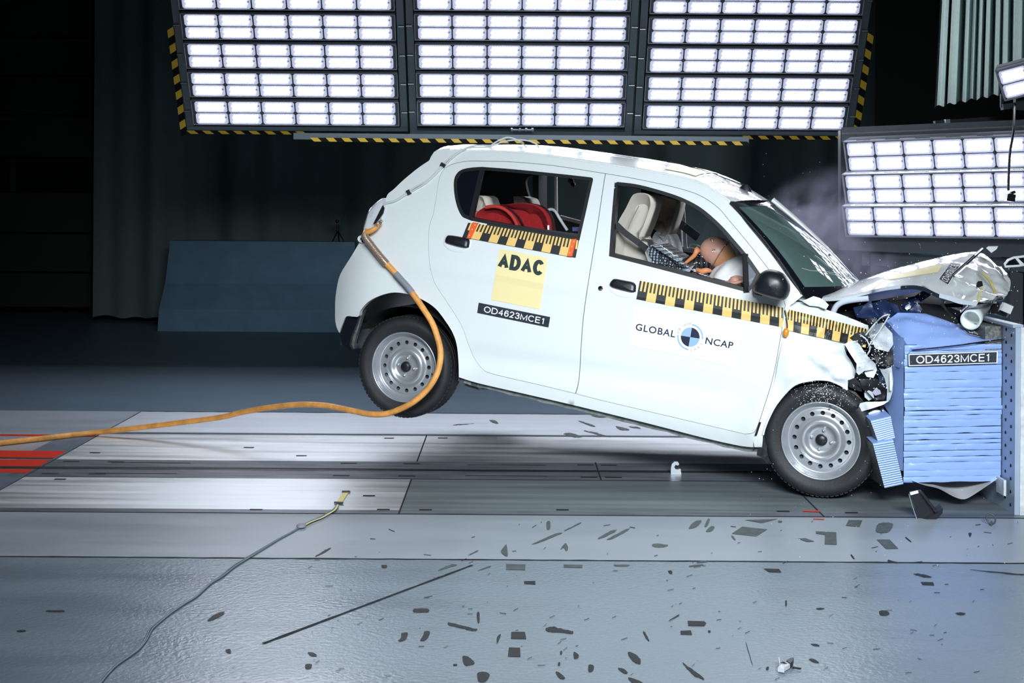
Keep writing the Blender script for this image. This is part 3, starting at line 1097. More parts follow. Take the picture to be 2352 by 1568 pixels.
RW_OUT = [(1107, 383.5), (1085, 385), (1067, 388), (1056, 393), (1050.6, 398.5), (1046, 406), (1043.8, 416), (1043.5, 430), (1045, 447), (1049, 467), (1055, 484), (1060, 493), (1066, 499), (1083.5, 506)]
RW_BOT = [(1083.5, 506), (1150, 519), (1240, 534), (1331, 551)]
RW_R = [(1331, 551), (1346, 485), (1362, 413), (1361, 409), (1357, 407.5)]
RW_T = [(1357, 407.5), (1280, 399), (1180, 389), (1107, 383.5)]
FW_L = [(1399.8, 587.5), (1405, 510), (1412, 427), (1414, 421), (1419, 418)]
FW_T = [(1419, 418), (1469.7, 425), (1538, 444), (1579, 460), (1615, 481), (1656, 517), (1689, 554), (1716, 586), (1746, 628)]
FW_B = [(1746, 628), (1733, 655), (1719, 671), (1600, 639), (1500, 613), (1399.8, 587.5)]


def join(*secs, n=5):
    out = []
    for s, sm in secs:
        q = crom(s, n) if sm else [tuple(p) for p in s]
        out += q[:-1] if out is not None else q
    return out


rd_poly = XZ(join((list(reversed(BGAP)), 1), (list(reversed(RD_TOP)), 1), (list(reversed(RD_REAR)), 1)))
fd_poly = XZ(join((FD_TOP, 1), (FD_FRONT, 1), (FD_BOT, 1), (list(reversed(BGAP)), 1)))
rw_poly = XZ(join((RW_OUT, 1), (RW_BOT, 0), (RW_R, 0), (RW_T, 1)))
fw_poly = XZ(join((FW_L, 1), (FW_T, 1), (FW_B, 0)))
both = XZ(join((RD_TOP, 1), (FD_TOP, 1), (FD_FRONT, 1), (FD_BOT, 1), (RD_REAR, 1)))
SHELL_F = [(1843, 679), (1813, 703), (1804.5, 750), (1800.5, 778), (1783, 870), (1762, 940), (1753, 992), (1750, 1027)]
shell_poly = XZ(join((DRIP, 1), (APIL, 1), (SHELL_F, 0), (list(reversed(SILLB)), 1), (list(reversed(ARCH_R)), 1), (list(reversed(TAIL)), 1), ([(985, 369), (1000, 349)], 0)))


def dup_free(poly, eps=.002):
    out = []
    for p in poly:
        if not out or math.hypot(p[0] - out[-1][0], p[1] - out[-1][1]) > eps:
            out.append(p)
    if math.hypot(out[0][0] - out[-1][0], out[0][1] - out[-1][1]) < eps:
        out.pop()
    return out


rd_poly, fd_poly, rw_poly, fw_poly, both, shell_poly = map(dup_free, (rd_poly, fd_poly, rw_poly, fw_poly, both, shell_poly))
GAPW = .0022

for sgn, nm in ((1, ''), (-1, '')):
    m = MB()
    if sgn > 0:
        panel(m, shell_poly, [both], .035, 0, .035, sign=1, m_in=1)
    else:
        # far side: one pressing with the window openings in it
        rear_far = [p for p in shell_poly]
        panel(m, rear_far, [inset(rw_poly, .012), inset(fw_poly, .012)], .05, 0, .04, sign=-1, m_in=1, m_rim=1)
    m.build('body_side', [M_PAINT, M_TRIM], car)

for nm, poly, win, seal_i in (('rear_door', rd_poly, rw_poly, 0), ('front_door', fd_poly, fw_poly, 1)):
    m = MB()
    panel(m, inset(poly, GAPW), [win], .032, .001, .05, m_in=1)
    door = m.build(nm, [M_PAINT, M_TRIM], car)
    s = MB()
    panel(s, inset(win, -.001), [inset(win, .017)], .03, .004, .05, m_in=0)
    s.build('window_seal', [M_SEAL], door)
    if nm == 'rear_door':
        rear_door = door
    else:
        front_door = door
# dark door shut-line behind the gaps
m = MB()
ring = inset(both, -.012)
panel(m, ring, [inset(rd_poly, .05), inset(fd_poly, .05)], .05, -.022, .012, m_out=0, m_in=0)
m.build('door_frame', [M_GAP], car)

# fixed rear quarter glass and its post
q = XZ([(1104, 386), (1070, 390.5), (1054, 401), (1047.5, 418), (1048, 447), (1054, 474), (1063, 493), (1078, 501)])
m = MB()
panel(m, dup_free(crom(q, 1)), [], .02, .001, .01, m_in=0)
m.build('quarter_glass', [M_DGLASS], rear_door)
m = MB()
panel(m, XZ([(1103, 386), (1111, 386.5), (1085, 506), (1076, 503)]), [], .02, .004, .03, m_in=0)
m.build('window_post', [M_BLACK], rear_door)

# ---- roof
drip_l = [CS(x, y) for x, y in crom(DRIP, 4)]
hdr = CS(1677, 465)


def roof_pt(u, v):
    """u along the car (0 tail, 1 windscreen), v across (0 near, 1 far)"""
    q = u * (len(drip_l) - 1)
    i = min(int(q), len(drip_l) - 2)
    p = drip_l[i].lerp(drip_l[i + 1], q - i)
    w = 2 * v - 1
    crown = (1 - abs(w) ** 2.6)
    hc = .050 + .012 * math.sin(math.pi * min(1, u * 1.1)) + .0 * u
    bow = .085 * (1 - w * w) * max(0, (u - .55) / .45) ** 2
    bowr = -.06 * (1 - w * w) * max(0, (.12 - u) / .12) ** 2
    return Vector((p.x + bow + bowr, p.y * -w, p.z + hc * crown - bow * .30))


m = MB()
m.grid(lambda u, v: roof_pt(u, (1 - math.cos(v * math.pi)) / 2), 60, 44)
roof = m.build('roof', [M_PAINT], car)
m = MB()
m.grid(lambda u, v: roof_pt(u, v) - Vector((0, 0, .035)), 30, 12)
m.build('headliner', [M_LINER], car)
# raised seams of the roof
m = MB()
for s in (1, -1):
    m.tube([Vector((p.x, s * (p.y + .012), p.z + .006)) for p in drip_l], .0055, 6)
m.build('roof_seam', [M_PAINT], roof)
for a, b in (((1110, 1300), None),):
    pass
m = MB()
for v in (.26, .40, .60, .74):
    m.grid(lambda u, w, v=v: roof_pt(.08 + .78 * u, v + (w - .5) * .035) + Vector((0, 0, .0045 * math.sin(w * math.pi))), 40, 4)
m.build('roof_rib', [M_PAINT], roof)
# yellow roof sticker seen edge on
m = MB()
m.grid(lambda u, v: roof_pt(.655 + .12 * u, .10 + .5 * v) + Vector((0, 0, .0035)), 12, 16)
m.build('yellow_roof_sticker', [M_STICK], roof)

# rear spoiler lip
m = MB()
sp = [C2(x, y, -.52) for x, y in ((1034, 337), (1012, 339), (998, 345), (990, 357), (986, 369), (996, 366), (1004, 352), (1036, 347))]


def spl(v):
    w = 2 * v - 1
    k = 1 - abs(w) ** 4 * .06
    return [Vector((p.x - .04 * (1 - w * w) + .012, -w * .55, p.z * 1.0 + (1 - w * w) * .03 - abs(w) ** 6 * .008)) for p in sp]


m.loft([spl(i / 16) for i in range(17)])
m.build('spoiler', [M_PAINT], car)

# rear face: tailgate and bumper closing the tail
tail_l = [CS(x, y) for x, y in crom(TAIL, 3)]
m = MB()


def tail_pt(u, v, off=0):
    q = u * (len(tail_l) - 1)
    i = min(int(q), len(tail_l) - 2)
    p = tail_l[i].lerp(tail_l[i + 1], q - i)
    w = 2 * v - 1
    return Vector((p.x - (.09 + off) * (1 - abs(w) ** 3), -w * p.y * -1 if False else p.y * -w, p.z))


m.grid(lambda u, v: tail_pt(.20 + .80 * u, v), 40, 24)
m.build('rear_bumper', [M_PAINT], car)
m = MB()
m.grid(lambda u, v: tail_pt(.22 * u, .0 + 1.0 * v, -.01), 14, 20)
m.build('rear_window', [M_DGLASS], car)

# tail lamp with the torn-out pocket
m = MB()
tl_ = [(880, 455), (868, 462), (858, 472), (849, 487), (843, 505), (838, 522), (836, 538), (846, 532), (858, 518), (870, 508), (880, 494), (885, 478), (886, 462)]
outl = [CS(x, y, .004) for x, y in crom(tl_, 3, True)]
cen = sum(outl, Vector()) / len(outl)
m.loft([[p + Vector((0, .05, 0)) for p in outl], outl, [p.lerp(cen, .25) + Vector((-.012, -.016, 0)) for p in outl], [p.lerp(cen, .7) + Vector((-.02, -.024, 0)) for p in outl]])
m.build('tail_lamp', [M_LAMPW], car)
m = MB()
sl_ = [CS(x, y, .032) for x, y in ((882, 478), (879, 471), (872, 484), (864, 500), (857, 514), (862, 513), (872, 500), (879, 490))]
m.prism(sl_, (0, .008, 0))
m.build('lamp_pocket', [M_GAP], car)
m = MB()
m.grid(lambda u, v: CS(834, 549, .010) + Vector((.030 * math.cos(u * 6.2832) * (.6 + .4 * v), -.010 * v, .022 * math.sin(u * 6.2832) * (.6 + .4 * v))), 16, 3, closed_u=True)
m.build('bumper_cup', [M_PAINT], car)
m = MB()
m.ball(CS(838, 552, .012), (.022, .006, .017), nu=12, nv=8)
m.build('cup_hole', [M_GAP], car)

# mud flap and torn bumper corner behind the rear wheel
m = MB()
fl1 = [C2(x, y, -.69) for x, y in ((795.6, 726), (823, 728), (818, 745), (806, 775), (803, 792), (809, 805), (800, 801), (786, 791), (780.6, 767))]
m.prism(fl1, (0, .10, 0))
m.build('mud_flap', [M_BLACKG], car)
m = MB()
fl2 = [C2(x, y, -.665) for x, y in ((832, 710), (836, 712), (826, 745), (815, 782), (812, 803), (801, 800), (803, 785), (813, 752))]
m.prism(fl2, (0, .03, 0))
m.build('arch_edge', [mat('worn_liner', (.09, .10, .10), .7, noise_amt=.6, noise_scale=40)], car)

# wheel housings and floor pan
for cx, a_end in ((0.0, .84), (WB, 1.10)):
    for s in (-1, 1):
        m = MB()
        m.grid(lambda u, v: Vector((cx + .335 * math.cos(math.pi * (a_end - (a_end + .02) * u)), s * (.70 - .30 * v), .281 + .335 * math.sin(math.pi * (a_end - (a_end + .02) * u)))), 24, 4)
        m.grid(lambda u, v: Vector((cx + .335 * v * math.cos(math.pi * (a_end - (a_end + .02) * u)), s * .42, .281 + .335 * v * math.sin(math.pi * (a_end - (a_end + .02) * u)))), 24, 4)
        m.build('wheel_housing', [M_GAP], car)
m = MB()
m.box((WB / 2 - .02, 0, .30), (WB - .72, 1.28, .10))
m.box((-.25, 0, .36), (.55, .9, .12))
m.box((WB / 2 + .9, 0, .40), (.55, .9, .10))
m.build('floor_pan', [M_DARKST], car)
m = MB()
m.tube([(0, -.62, .281), (0, .62, .281)], .04, 10)
m.tube([(.35, -.40, .20), (.0, -.42, .25)], .03, 8)
m.tube([(-.05, -.50, .22), (-.05, -.46, .55)], .035, 10)
m.build('rear_axle', [M_DARKST], car)
# jacking flange under the sill
m = MB()
fl3 = [CS(x, y, -.03) for x, y in crom(SILLB, 4)]
random.seed(3)
vs, n = [], len(fl3)
for p in fl3:
    vs += [p + Vector((0, 0, .01)), p + Vector((0, 0, -.018 - random.random() * .008))]
m.add(vs, [(2 * i, 2 * i + 1, 2 * i + 3, 2 * i + 2) for i in range(n - 1)])
vs2 = [v + Vector((0, .03, 0)) for v in vs]
m.add(vs2, [(2 * i, 2 * i + 2, 2 * i + 3, 2 * i + 1) for i in range(n - 1)])
m.add(vs + vs2, [(2 * i + 1, 2 * n + 2 * i + 1, 2 * n + 2 * i + 3, 2 * i + 3) for i in range(n - 1)])
m.build('sill_flange', [mat('dirty_underseal', (.16, .18, .17), .8, noise_amt=.5, noise_scale=25)], car)
for px, py, w, h in ((1064, 872, .025, .05), (1090, 880, .05, .022), (1745, 1028, .06, .03)):
    m = MB()
    m.box(CS(px, py, -.05), (w, .05, h))
    m.build('jack_point', [M_DARKST], car)


# ---- wheels
def wheel(cx, cy, cz, side, steer=0.0, spin=0.0):
    w = empty('wheel', (cx, cy, cz), car)
    w.rotation_euler = (0, spin, steer)
    s = side                        # -1: outer face towards the camera (-y)
    ax = (0, s, 0)
    t = MB()
    prof = [(.190, .0), (.197, .006), (.205, .011), (.214, .012), (.222, .017), (.240, .020), (.252, .018), (.262, .012), (.271, .002), (.278, -.012), (.281, -.03), (.2812, -.045)]
    tread = []
    y = -.045
    for k in range(3):
        tread += [(.2812, y), (.2745, y - .001), (.2745, y - .007), (.2812, y - .008)]
        y -= .030
    prof += tread + [(.281, -.125), (.278, -.143), (.268, -.158), (.245, -.168), (.20, -.16), (.185, -.15)]
    t.lathe(prof, (0, 0, 0), ax, 72)
    for i in range(72):             # tread blocks on both shoulders
        a = 2 * math.pi * i / 72
        for yy in (-.020, -.135):
            t.box((.2785 * math.cos(a), s * yy, .2785 * math.sin(a)), (.006, .020, .016), Matrix.Rotation(-a, 3, 'Y'))
    t.build('tyre', [M_RUBBER], w)
    rp = [(.0, -.030), (.034, -.030), (.040, -.031), (.058, -.031), (.068, -.026), (.078, -.016), (.090, -.012), (.102, -.016), (.112, -.029), (.118, -.034), (.150, -.038), (.155, -.042)]

    def rz(r):
        return herm(rp, r)
    r = MB()
    r.lathe([(.150, -.12), (.150, -.044), (.156, -.042), (.160, -.045), (.168, -.044), (.172, -.030), (.176, -.022), (.181, -.016), (.184, -.004), (.187, .004), (.192, .006), (.1955, .002), (.195, -.006), (.187, -.012)], (0, 0, 0), ax, 72)
    # pierced disc
    out = [(.152 * math.cos(i * 2 * math.pi / 96), .152 * math.sin(i * 2 * math.pi / 96)) for i in range(96)]
    holes = []
    for k in range(16):
        a = 2 * math.pi * (k + .5) / 16
        hx, hz = .1335 * math.cos(a), .1335 * math.sin(a)
        holes.append([(hx + .0112 * math.cos(i * 2 * math.pi / 14), hz + .0112 * math.sin(i * 2 * math.pi / 14)) for i in range(14)])
    V, T, B = panel2d(out, holes, .008)
    fo = [(x, s * rz(math.hypot(x, z)), z) for x, z in V]
    fi = [(x, s * (rz(math.hypot(x, z)) - .006), z) for x, z in V]
    r.add(fo, [f if s < 0 else list(reversed(f)) for f in T], 0, True)
    for a, b in B:
        r.add([fo[a], fo[b], fi[b], fi[a]], [(0, 1, 2, 3)], 0)
    for k in range(4):
        a = math.pi / 2 * k + .0
        c = Vector((.0485 * math.cos(a), s * -.030, .0485 * math.sin(a)))
        r.lathe([(0, .012), (.006, .011), (.0085, .006), (.0088, -.002), (.013, -.004)], c, ax, 12)
    r.build('rim', [M_STEEL], w)
    b = MB()
    b.lathe([(0, -.06), (.145, -.06), (.148, -.05)], (0, 0, 0), ax, 32)
    b.build('brake_drum', [M_DARKST], w)
    h = MB()
    h.lathe([(0, -.008), (.020, -.009), (.026, -.013), (.029, -.022), (.030, -.034)], (0, 0, 0), ax, 28)
    for k in range(3):
        h.box((-.0 + .004 * (k - 1), s * -.0075, .006 * (k - 1)), (.018, .002, .0028), Matrix.Rotation(.6 * (1 if k == 1 else -1), 3, 'Y'))
    h.build('hub_cap', [M_BLACK], w)
    v = MB()
    v.tube([(.158, s * -.035, .0), (.165, s * -.012, .0)], .0045, 8)
    v.build('valve', [M_BLACK], w)
    return w


wheel(0, YW, ZW, -1, 0, .08)
wheel(WB, YW, ZW, -1, 0, -1.45)
wheel(0, .70, ZW, 1)
wheel(WB, .62, ZW + .02, 1, .1)

# ---- front wing
WING_TOP = [(1804.5, 703), (1813, 702), (1843, 679), (1862, 684), (1880, 696), (1893, 709), (1920, 718), (1960, 733), (1994, 747)]
WING_FR = [(1994, 747), (1995, 757), (1985, 768), (1962, 782), (1943, 790), (1940, 800), (1945, 815), (1958, 835), (1966, 852), (1962, 868), (1948, 873), (1947, 895)]
ARCH_F = [(1947, 895), (1940, 891), (1930, 884), (1905, 873.5), (1880, 871.5), (1866, 872.7), (1833, 879.6), (1811, 895), (1783, 928), (1766.5, 958.6), (1757, 982), (1752.7, 998)]
WING_BK = [(1752.7, 998), (1751, 1027), (1740, 1024), (1742, 985), (1760, 938), (1781, 870), (1798.5, 778), (1802.5, 750), (1804.5, 703)]


def WSURF(x, z):
    y = SURF(x, z)
    d = max(0, x - 2.02)
    y += .05 * noise.noise((x * 9, z * 9, 1.3)) * min(1, d * 5) + .02 * noise.noise((x * 22, z * 22, 4)) * min(1, d * 5)
    # buckle bulging out over the arch, hollow behind it
    y -= .035 * math.exp(-((x - 2.10) / .10) ** 2 - ((z - .63) / .09) ** 2)
    y += .020 * math.exp(-((x - 1.87) / .05) ** 2) * (1 if z < .85 else .4)
    y -= .012 * math.exp(-((x - 1.97) / .018) ** 2 - ((z - .66) / .16) ** 2)
    if z > .88:
        y += (z - .88) * .9
    return y


def CW(px, py, off=0.0):
    y = -.72
    for _ in range(9):
        p = C2(px, py, y)
        y = .5 * y + .5 * (WSURF(p.x, p.z) - off)
    return Vector((p.x, y, p.z))


def XW(pts):
    return [(p.x, p.z) for p in (CW(x, y) for x, y in pts)]


wing_poly = dup_free(XW(join((WING_TOP, 0), (WING_FR, 0), (ARCH_F, 1), (WING_BK, 0))))
m = MB()
panel(m, wing_poly, [], .018, .003, .012, surf=WSURF, m_in=1)
wing = m.build('front_wing', [M_PAINT, M_GAP], car)
m = MB()
ap = [CW(x, y, .006) for x, y in crom(ARCH_F, 3)]
m.tube(ap, .006, 6)
m.build('arch_lip', [M_PAINT], wing)
m = MB()
m.prism([CS(x, y, .012) for x, y in ((1744, 969), (1748, 970), (1738, 1000), (1733, 1000))], (0, .006, 0))
m.build('door_edge_gap', [M_GAP], wing)

# indicator dangling at the wing's rear edge
m = MB()
m.tube([CS(x, y, .012) for x, y in crom([(1803, 712), (1806, 730), (1808, 750), (1806, 760)], 4)], .004, 6, 1)
m.ball(CS(1805, 764, .02), (.016, .014, .024), nu=12, nv=8)
m.build('side_indicator', [M_AMBER, M_TBLK], car)

# torn white scraps and bare tube between wing and bonnet
m = MB()
random.seed(12)


def scrap(mb, pts, y0, amp, mat_i=0, dy=.0):
    """crumpled sheet from an outline in photograph pixels near the plane y=y0"""
    P = dup_free([(p.x, p.z) for p in (C2(x, y, y0) for x, y in pts)])
    sd = random.random() * 50
    sf = lambda x, z: y0 + amp * 2.2 * noise.noise((x * 8, z * 8, sd)) + amp * noise.noise((x * 24, z * 24, sd)) + dy * (z - P[0][1])
    panel(mb, P, [], .016, 0, .004, surf=sf, m_out=mat_i, m_in=mat_i, m_rim=mat_i)
    return mb


scrap(m, [(1842, 690), (1855, 686), (1868, 680), (1882, 684), (1893, 690), (1904, 700), (1898, 710), (1880, 704), (1860, 702)], -.69, .02)
m.build('torn_panel_edge', [M_PAINT], car)

# bonnet: buckled upwards, seen from below its near edge
NEAR = [(1889, 683), (1930, 681), (1988, 669), (2036, 658.5), (2090, 652), (2122, 656), (2154, 671), (2187, 681), (2212, 689), (2248, 693)]
FAR = [(1913, 674), (1945, 662), (1977, 647), (2036, 624), (2085, 609), (2130, 596.6), (2201, 582.5), (2241, 578), (2263, 585), (2291, 611)]
near3 = [C2(x, y, -.60) for x, y in crom(NEAR, 5)]
far3 = [C2(x, y, .30) for x, y in crom(FAR, 5)]
random.seed(2)


def bon(u, v):
    q = u * (len(near3) - 1)
    i = min(int(q), len(near3) - 2)
    a = near3[i].lerp(near3[i + 1], q - i)
    b = far3[i].lerp(far3[i + 1], q - i)
    p = a.lerp(b, v)
    bulge = math.sin(math.pi * v) * .035
    d = max(0, u - .62) / .38
    cr = .030 * noise.noise((u * 9, v * 7, 2)) * d + .018 * noise.noise((u * 20, v * 15, 5)) * d * d
    ed = min(1, v * 8) * min(1, (1 - v) * 8)
    return p + Vector((.0, 0, bulge * (1 - .4 * d) + cr * ed)) + Vector((.10 * d * d * math.sin(math.pi * v), 0, -.05 * d * d * math.sin(math.pi * v)))


m = MB()
m.grid(bon, 80, 44, 0)
# nose rolled over
tip = [bon(1, j / 30) for j in range(31)]
NOSE = [(2252, 696), (2272, 690), (2287, 681), (2298, 660), (2305, 634), (2300, 620), (2291, 611)]
nose3 = [C2(x, y, -.45 + .75 * i / 6) for i, (x, y) in enumerate(NOSE)]
nz = crom(nose3, 5)


def nose(u, v):
    p = tip[int(round(u * 30))]
    q = Vector(nz[int(round(u * 30))])
    r_ = p.lerp(q, v)
    k = math.sin(math.pi * v)
    return r_ + Vector((.02 * k, 0, .012 * noise.noise((u * 12, v * 9, 7)) * k))


m.grid(nose, 30, 8, 0)
# underside skin
m.grid(lambda u, v: bon(u, v) + Vector((-.01, .015 * (1 - v), -.022)), 60, 16, 1)
m.grid(lambda u, v: near3[int(u * (len(near3) - 1))].lerp(near3[int(u * (len(near3) - 1))] + Vector((-.01, .015, -.022)), v), len(near3) - 1, 1, 0)
bonnet = m.build('bonnet', [M_PAINT, mat('bonnet_underside', (.42, .44, .52), .5)], car)
bonnet['label'] = 'bonnet buckled upwards with its nose crumpled'
m = MB()


def under(u, v):
    p = bon(.04 + .62 * u, .0)
    return p + Vector((0, .03 + .10 * v, -.012 - .055 * v * math.sin(math.pi * min(1, u * 1.0 + .05))))


m.grid(under, 30, 4)
m.build('inner_frame', [mat('lilac_underseal', (.36, .36, .50), .45)], bonnet)
m = MB()
m.grid(lambda u, v: bon(.40 + .28 * u, 0) + Vector((0, -.004 + .02 * v, -.006 - .022 * v)), 20, 2)
m.build('rubber_seal', [M_SEAL], bonnet)
from mathutils.bvhtree import BVHTree
BON_T = BVHTree.FromPolygons([tuple(v.co) for v in bonnet.data.vertices], [tuple(p.vertices) for p in bonnet.data.polygons])
# stickers on the bonnet


def onbon(px, py, off=.006):
    """point of the bonnet skin seen at px, py, lifted off towards the camera"""
    o_ = M_CAR.inverted() @ CAMP
    d_ = (M_CAR.inverted().to_3x3() @ RAY(px, py)).normalized()
    h = BON_T.ray_cast(o_, d_)
    if h[0] is None:
        h = BON_T.find_nearest(o_ + d_ * 7.2)
    return h[0] - d_ * off


def PIX(w):
    d = w.y
    X, Z = w.x * FPX / d, (HCAM - w.z) * FPX / d
    return PPX + X * cr_ - Z * sr_, PPY + X * sr_ + Z * cr_


PX = PIX
# ================================================================== stickers and lettering


def quad_fn(tl, tr_, br, bl, fn):
    def q(u, v):
        x = (tl[0] * (1 - u) + tr_[0] * u) * (1 - v) + (bl[0] * (1 - u) + br[0] * u) * v
        y = (tl[1] * (1 - u) + tr_[1] * u) * (1 - v) + (bl[1] * (1 - u) + br[1] * u) * v
        return fn(x, y)
    return q


def cell(mb, q, u0, u1, v0, v1, mi, nu=1, nv=1):
    mb.grid(lambda a, b: q(u0 + (u1 - u0) * a, v1 + (v0 - v1) * b), nu, nv, mi, False)


_tc = {}


def text_mesh(s, bold=0.0, space=1.0):
    """flat lettering normalised to the unit box (x right, y down): verts, faces"""
    k = (s, bold, space)
    if k not in _tc:
        c = bpy.data.curves.new('lettering', 'FONT')
        c.body = s
        c.offset = bold
        c.space_character = space
        c.resolution_u = 4
        o = bpy.data.objects.new('lettering', c)
        COL.objects.link(o)
        dg = bpy.context.evaluated_depsgraph_get()
        me = bpy.data.meshes.new_from_object(o.evaluated_get(dg))
        vs = [v.co.copy() for v in me.vertices]
        fs = [list(p.vertices) for p in me.polygons]
        bpy.data.objects.remove(o)
        bpy.data.meshes.remove(me)
        x0, x1 = min(v.x for v in vs), max(v.x for v in vs)
        y0, y1 = min(v.y for v in vs), max(v.y for v in vs)
        _tc[k] = ([((v.x - x0) / (x1 - x0), (y1 - v.y) / (y1 - y0)) for v in vs], fs, (x1 - x0) / (y1 - y0))
    return _tc[k]


_arc = lambda cx, cy, rx, ry, a0, a1, n=20: [(cx + rx * math.cos(R(a0 + (a1 - a0) * i / n)), cy + ry * math.sin(R(a0 + (a1 - a0) * i / n))) for i in range(n + 1)]
GLYPH = {   # width, strokes (closed?, points) in the unit box, y down
    'O': (1.0, [(1, _arc(.5, .5, .5, .5, 0, 348, 30))]),
    'D': (.90, [(1, [(0, 0)] + _arc(.42, .5, .58, .5, -90, 90) + [(0, 1)])]),
    'C': (.92, [(0, _arc(.52, .5, .52, .5, -38, -322, 26))]),
    'E': (.78, [(0, [(1, 0), (0, 0), (0, 1), (1, 1)]), (0, [(0, .48), (.93, .48)])]),
    'M': (1.0, [(0, [(0, 1.06), (0, 0), (.5, .98), (1, 0), (1, 1.06)])]),
    'A': (.95, [(0, [(0, 1.04), (.5, 0), (1, 1.04)]), (0, [(.17, .68), (.83, .68)])]),
    '1': (.36, [(0, [(0, .24), (.95, .0), (.95, 1.06)])]),
    '4': (.68, [(0, [(.74, 1.06), (.74, 0), (0, .70), (1.06, .70)])]),
    '2': (.66, [(0, crom([(.02, .28), (.12, .09), (.5, 0), (.88, .10), (.97, .28), (.84, .50), (.42, .76), (.05, 1)], 5) + [(1, 1)])]),
    '3': (.66, [(0, crom([(.03, .24), (.15, .06), (.47, 0), (.82, .08), (.93, .25), (.80, .41), (.36, .46)], 5)), (0, crom([(.36, .46), (.82, .52), (1, .73), (.86, .94), (.5, 1), (.14, .93), (0, .73)], 5))]),
    '6': (.68, [(0, crom([(.94, .22), (.80, .05), (.52, 0), (.20, .12), (.03, .45), (.04, .72), (.20, .95), (.5, 1), (.85, .91), (.98, .68), (.87, .47), (.52, .39), (.18, .50), (.04, .70)], 5))]),
}


def stroke_text(s, wgt=.15, gap=.13, squeeze=1.0):
    """sans-serif lettering drawn from strokes: verts in the unit box (y down), quads"""
    k = (s, wgt, gap, squeeze)
    if k in _tc:
        return _tc[k]
    vs, fs, x0 = [], [], 0.0
    h = wgt / 2
    for ch in s:
        W, strokes = GLYPH[ch]
        W *= squeeze
        for closed, pts in strokes:
            P = [Vector((x0 + h + x * (W - wgt), h + y * (1 - wgt))) for x, y in pts]
            n, b = len(P), len(vs)
            for i in range(n):
                a_ = P[i - 1] if (i or closed) else None
                c_ = P[(i + 1) % n] if (i + 1 < n or closed) else None
                e1 = (P[i] - a_).normalized() if a_ is not None else None
                e2 = (c_ - P[i]).normalized() if c_ is not None else None
                e1 = e1 or e2
                e2 = e2 or e1
                nn = Vector((-e1.y, e1.x)) + Vector((-e2.y, e2.x))
                nn = nn.normalized() if nn.length > 1e-4 else Vector((-e1.y, e1.x))
                q = h / max(.42, nn.dot(Vector((-e1.y, e1.x))))
                vs += [P[i] + nn * q, P[i] - nn * q]
            for i in range(n if closed else n - 1):
                j = (i + 1) % n
                fs.append([b + 2 * i, b + 2 * j, b + 2 * j + 1, b + 2 * i + 1])
        x0 += W + gap
    tot = x0 - gap
    r = delaunay_2d_cdt([Vector((v.x, min(1.0, max(0.0, v.y)))) for v in vs], [], fs, 1, 1e-5)     # one outline, no overlaps
    quads = [[tuple((vs[i].x, min(1.0, max(0.0, vs[i].y)))) for i in f] for f in fs]
    keep = [list(f) for f in r[2] if any(pin(sum(r[0][i].x for i in f) / len(f), sum(r[0][i].y for i in f) / len(f), q) for q in quads)]
    _tc[k] = ([(v.x / tot, v.y) for v in r[0]], keep, tot)
    return _tc[k]


def stroke_on(mb, s, q, u0, u1, v0, v1, mi, wgt=.15, gap=.13, squeeze=1.0):
    vs, fs, _ = stroke_text(s, wgt, gap, squeeze)
    mb.add([q(u0 + (u1 - u0) * a, v0 + (v1 - v0) * b) for a, b in vs], fs, mi)


def text_on(mb, s, q, u0, u1, v0, v1, mi, bold=0.0, space=1.0):
    vs, fs, _ = text_mesh(s, bold, space)
    mb.add([q(u0 + (u1 - u0) * a, v0 + (v1 - v0) * b) for a, b in vs], fs, mi)


def tape(mb, q, n, first_black=True, tick=.52, nfrac=1.0):
    """measuring tape: big alternating squares below, fine ticks above"""
    i = 0
    while i < n:
        w = min(1.0, n - i)
        u0, u1 = i / n, (i + w) / n
        blk = (i % 2 == 0) == first_black
        cell(mb, q, u0, u1, tick, 1, 1 if blk else 0, 4, 3)
        for k in range(5):
            if k / 5 >= w:
                break
            a, b = u0 + k / 5 / n, min(u1, u0 + (k + 1) / 5 / n)
            on = (k % 2 == 1)
            cell(mb, q, a, b, 0, tick, (0 if blk else 2) if on else (1 if blk else 0), 1, 3)
        i += 1


# rear tape on its black carrier, clipped to the door
S5 = lambda x, y: (1040 + x / 5.6, 480 + y / 5.6)
m = MB()
q = quad_fn(S5(232, 180), S5(1570, 380), S5(1478, 606), S5(178, 372), lambda x, y: CS(x, y, .010))
tape(m, quad_fn(S5(318, 188), S5(1528, 388), S5(1478, 606), S5(228, 378), lambda x, y: CS(x, y, .0105)), 11, False, .50)
q2 = quad_fn(S5(205, 175), S5(1625, 392), S5(1580, 622), S5(130, 360), lambda x, y: CS(x, y, .0085))
cell(m, q2, 0, 1, 0, 1, 1, 20, 2)
cell(m, quad_fn(S5(228, 180), S5(246, 183), S5(212, 275), S5(190, 270), lambda x, y: CS(x, y, .0105)), 0, 1, 0, 1, 0)
cell(m, quad_fn(S5(1592, 398), S5(1612, 402), S5(1598, 516), S5(1574, 512), lambda x, y: CS(x, y, .0105)), 0, 1, 0, 1, 0)
back = [CS(*S5(x, y), .0) for x, y in ((205, 175), (1625, 392), (1580, 622), (130, 360))]
m.prism([p + Vector((0, -.0083, 0)) for p in back], (0, .012, 0), 1)
rear_tape = m.build('measuring_tape', [M_YEL, M_TBLK, M_TGRN], car)
m = MB()
foam = [CS(*S5(x, y), .004) for x, y in ((440, 160), (900, 225), (1612, 318), (1606, 420), (900, 300), (560, 252), (440, 225))]
m.prism(foam, (0, .02, 0), 0)
m.build('foam_backing', [M_TBLK], rear_tape)
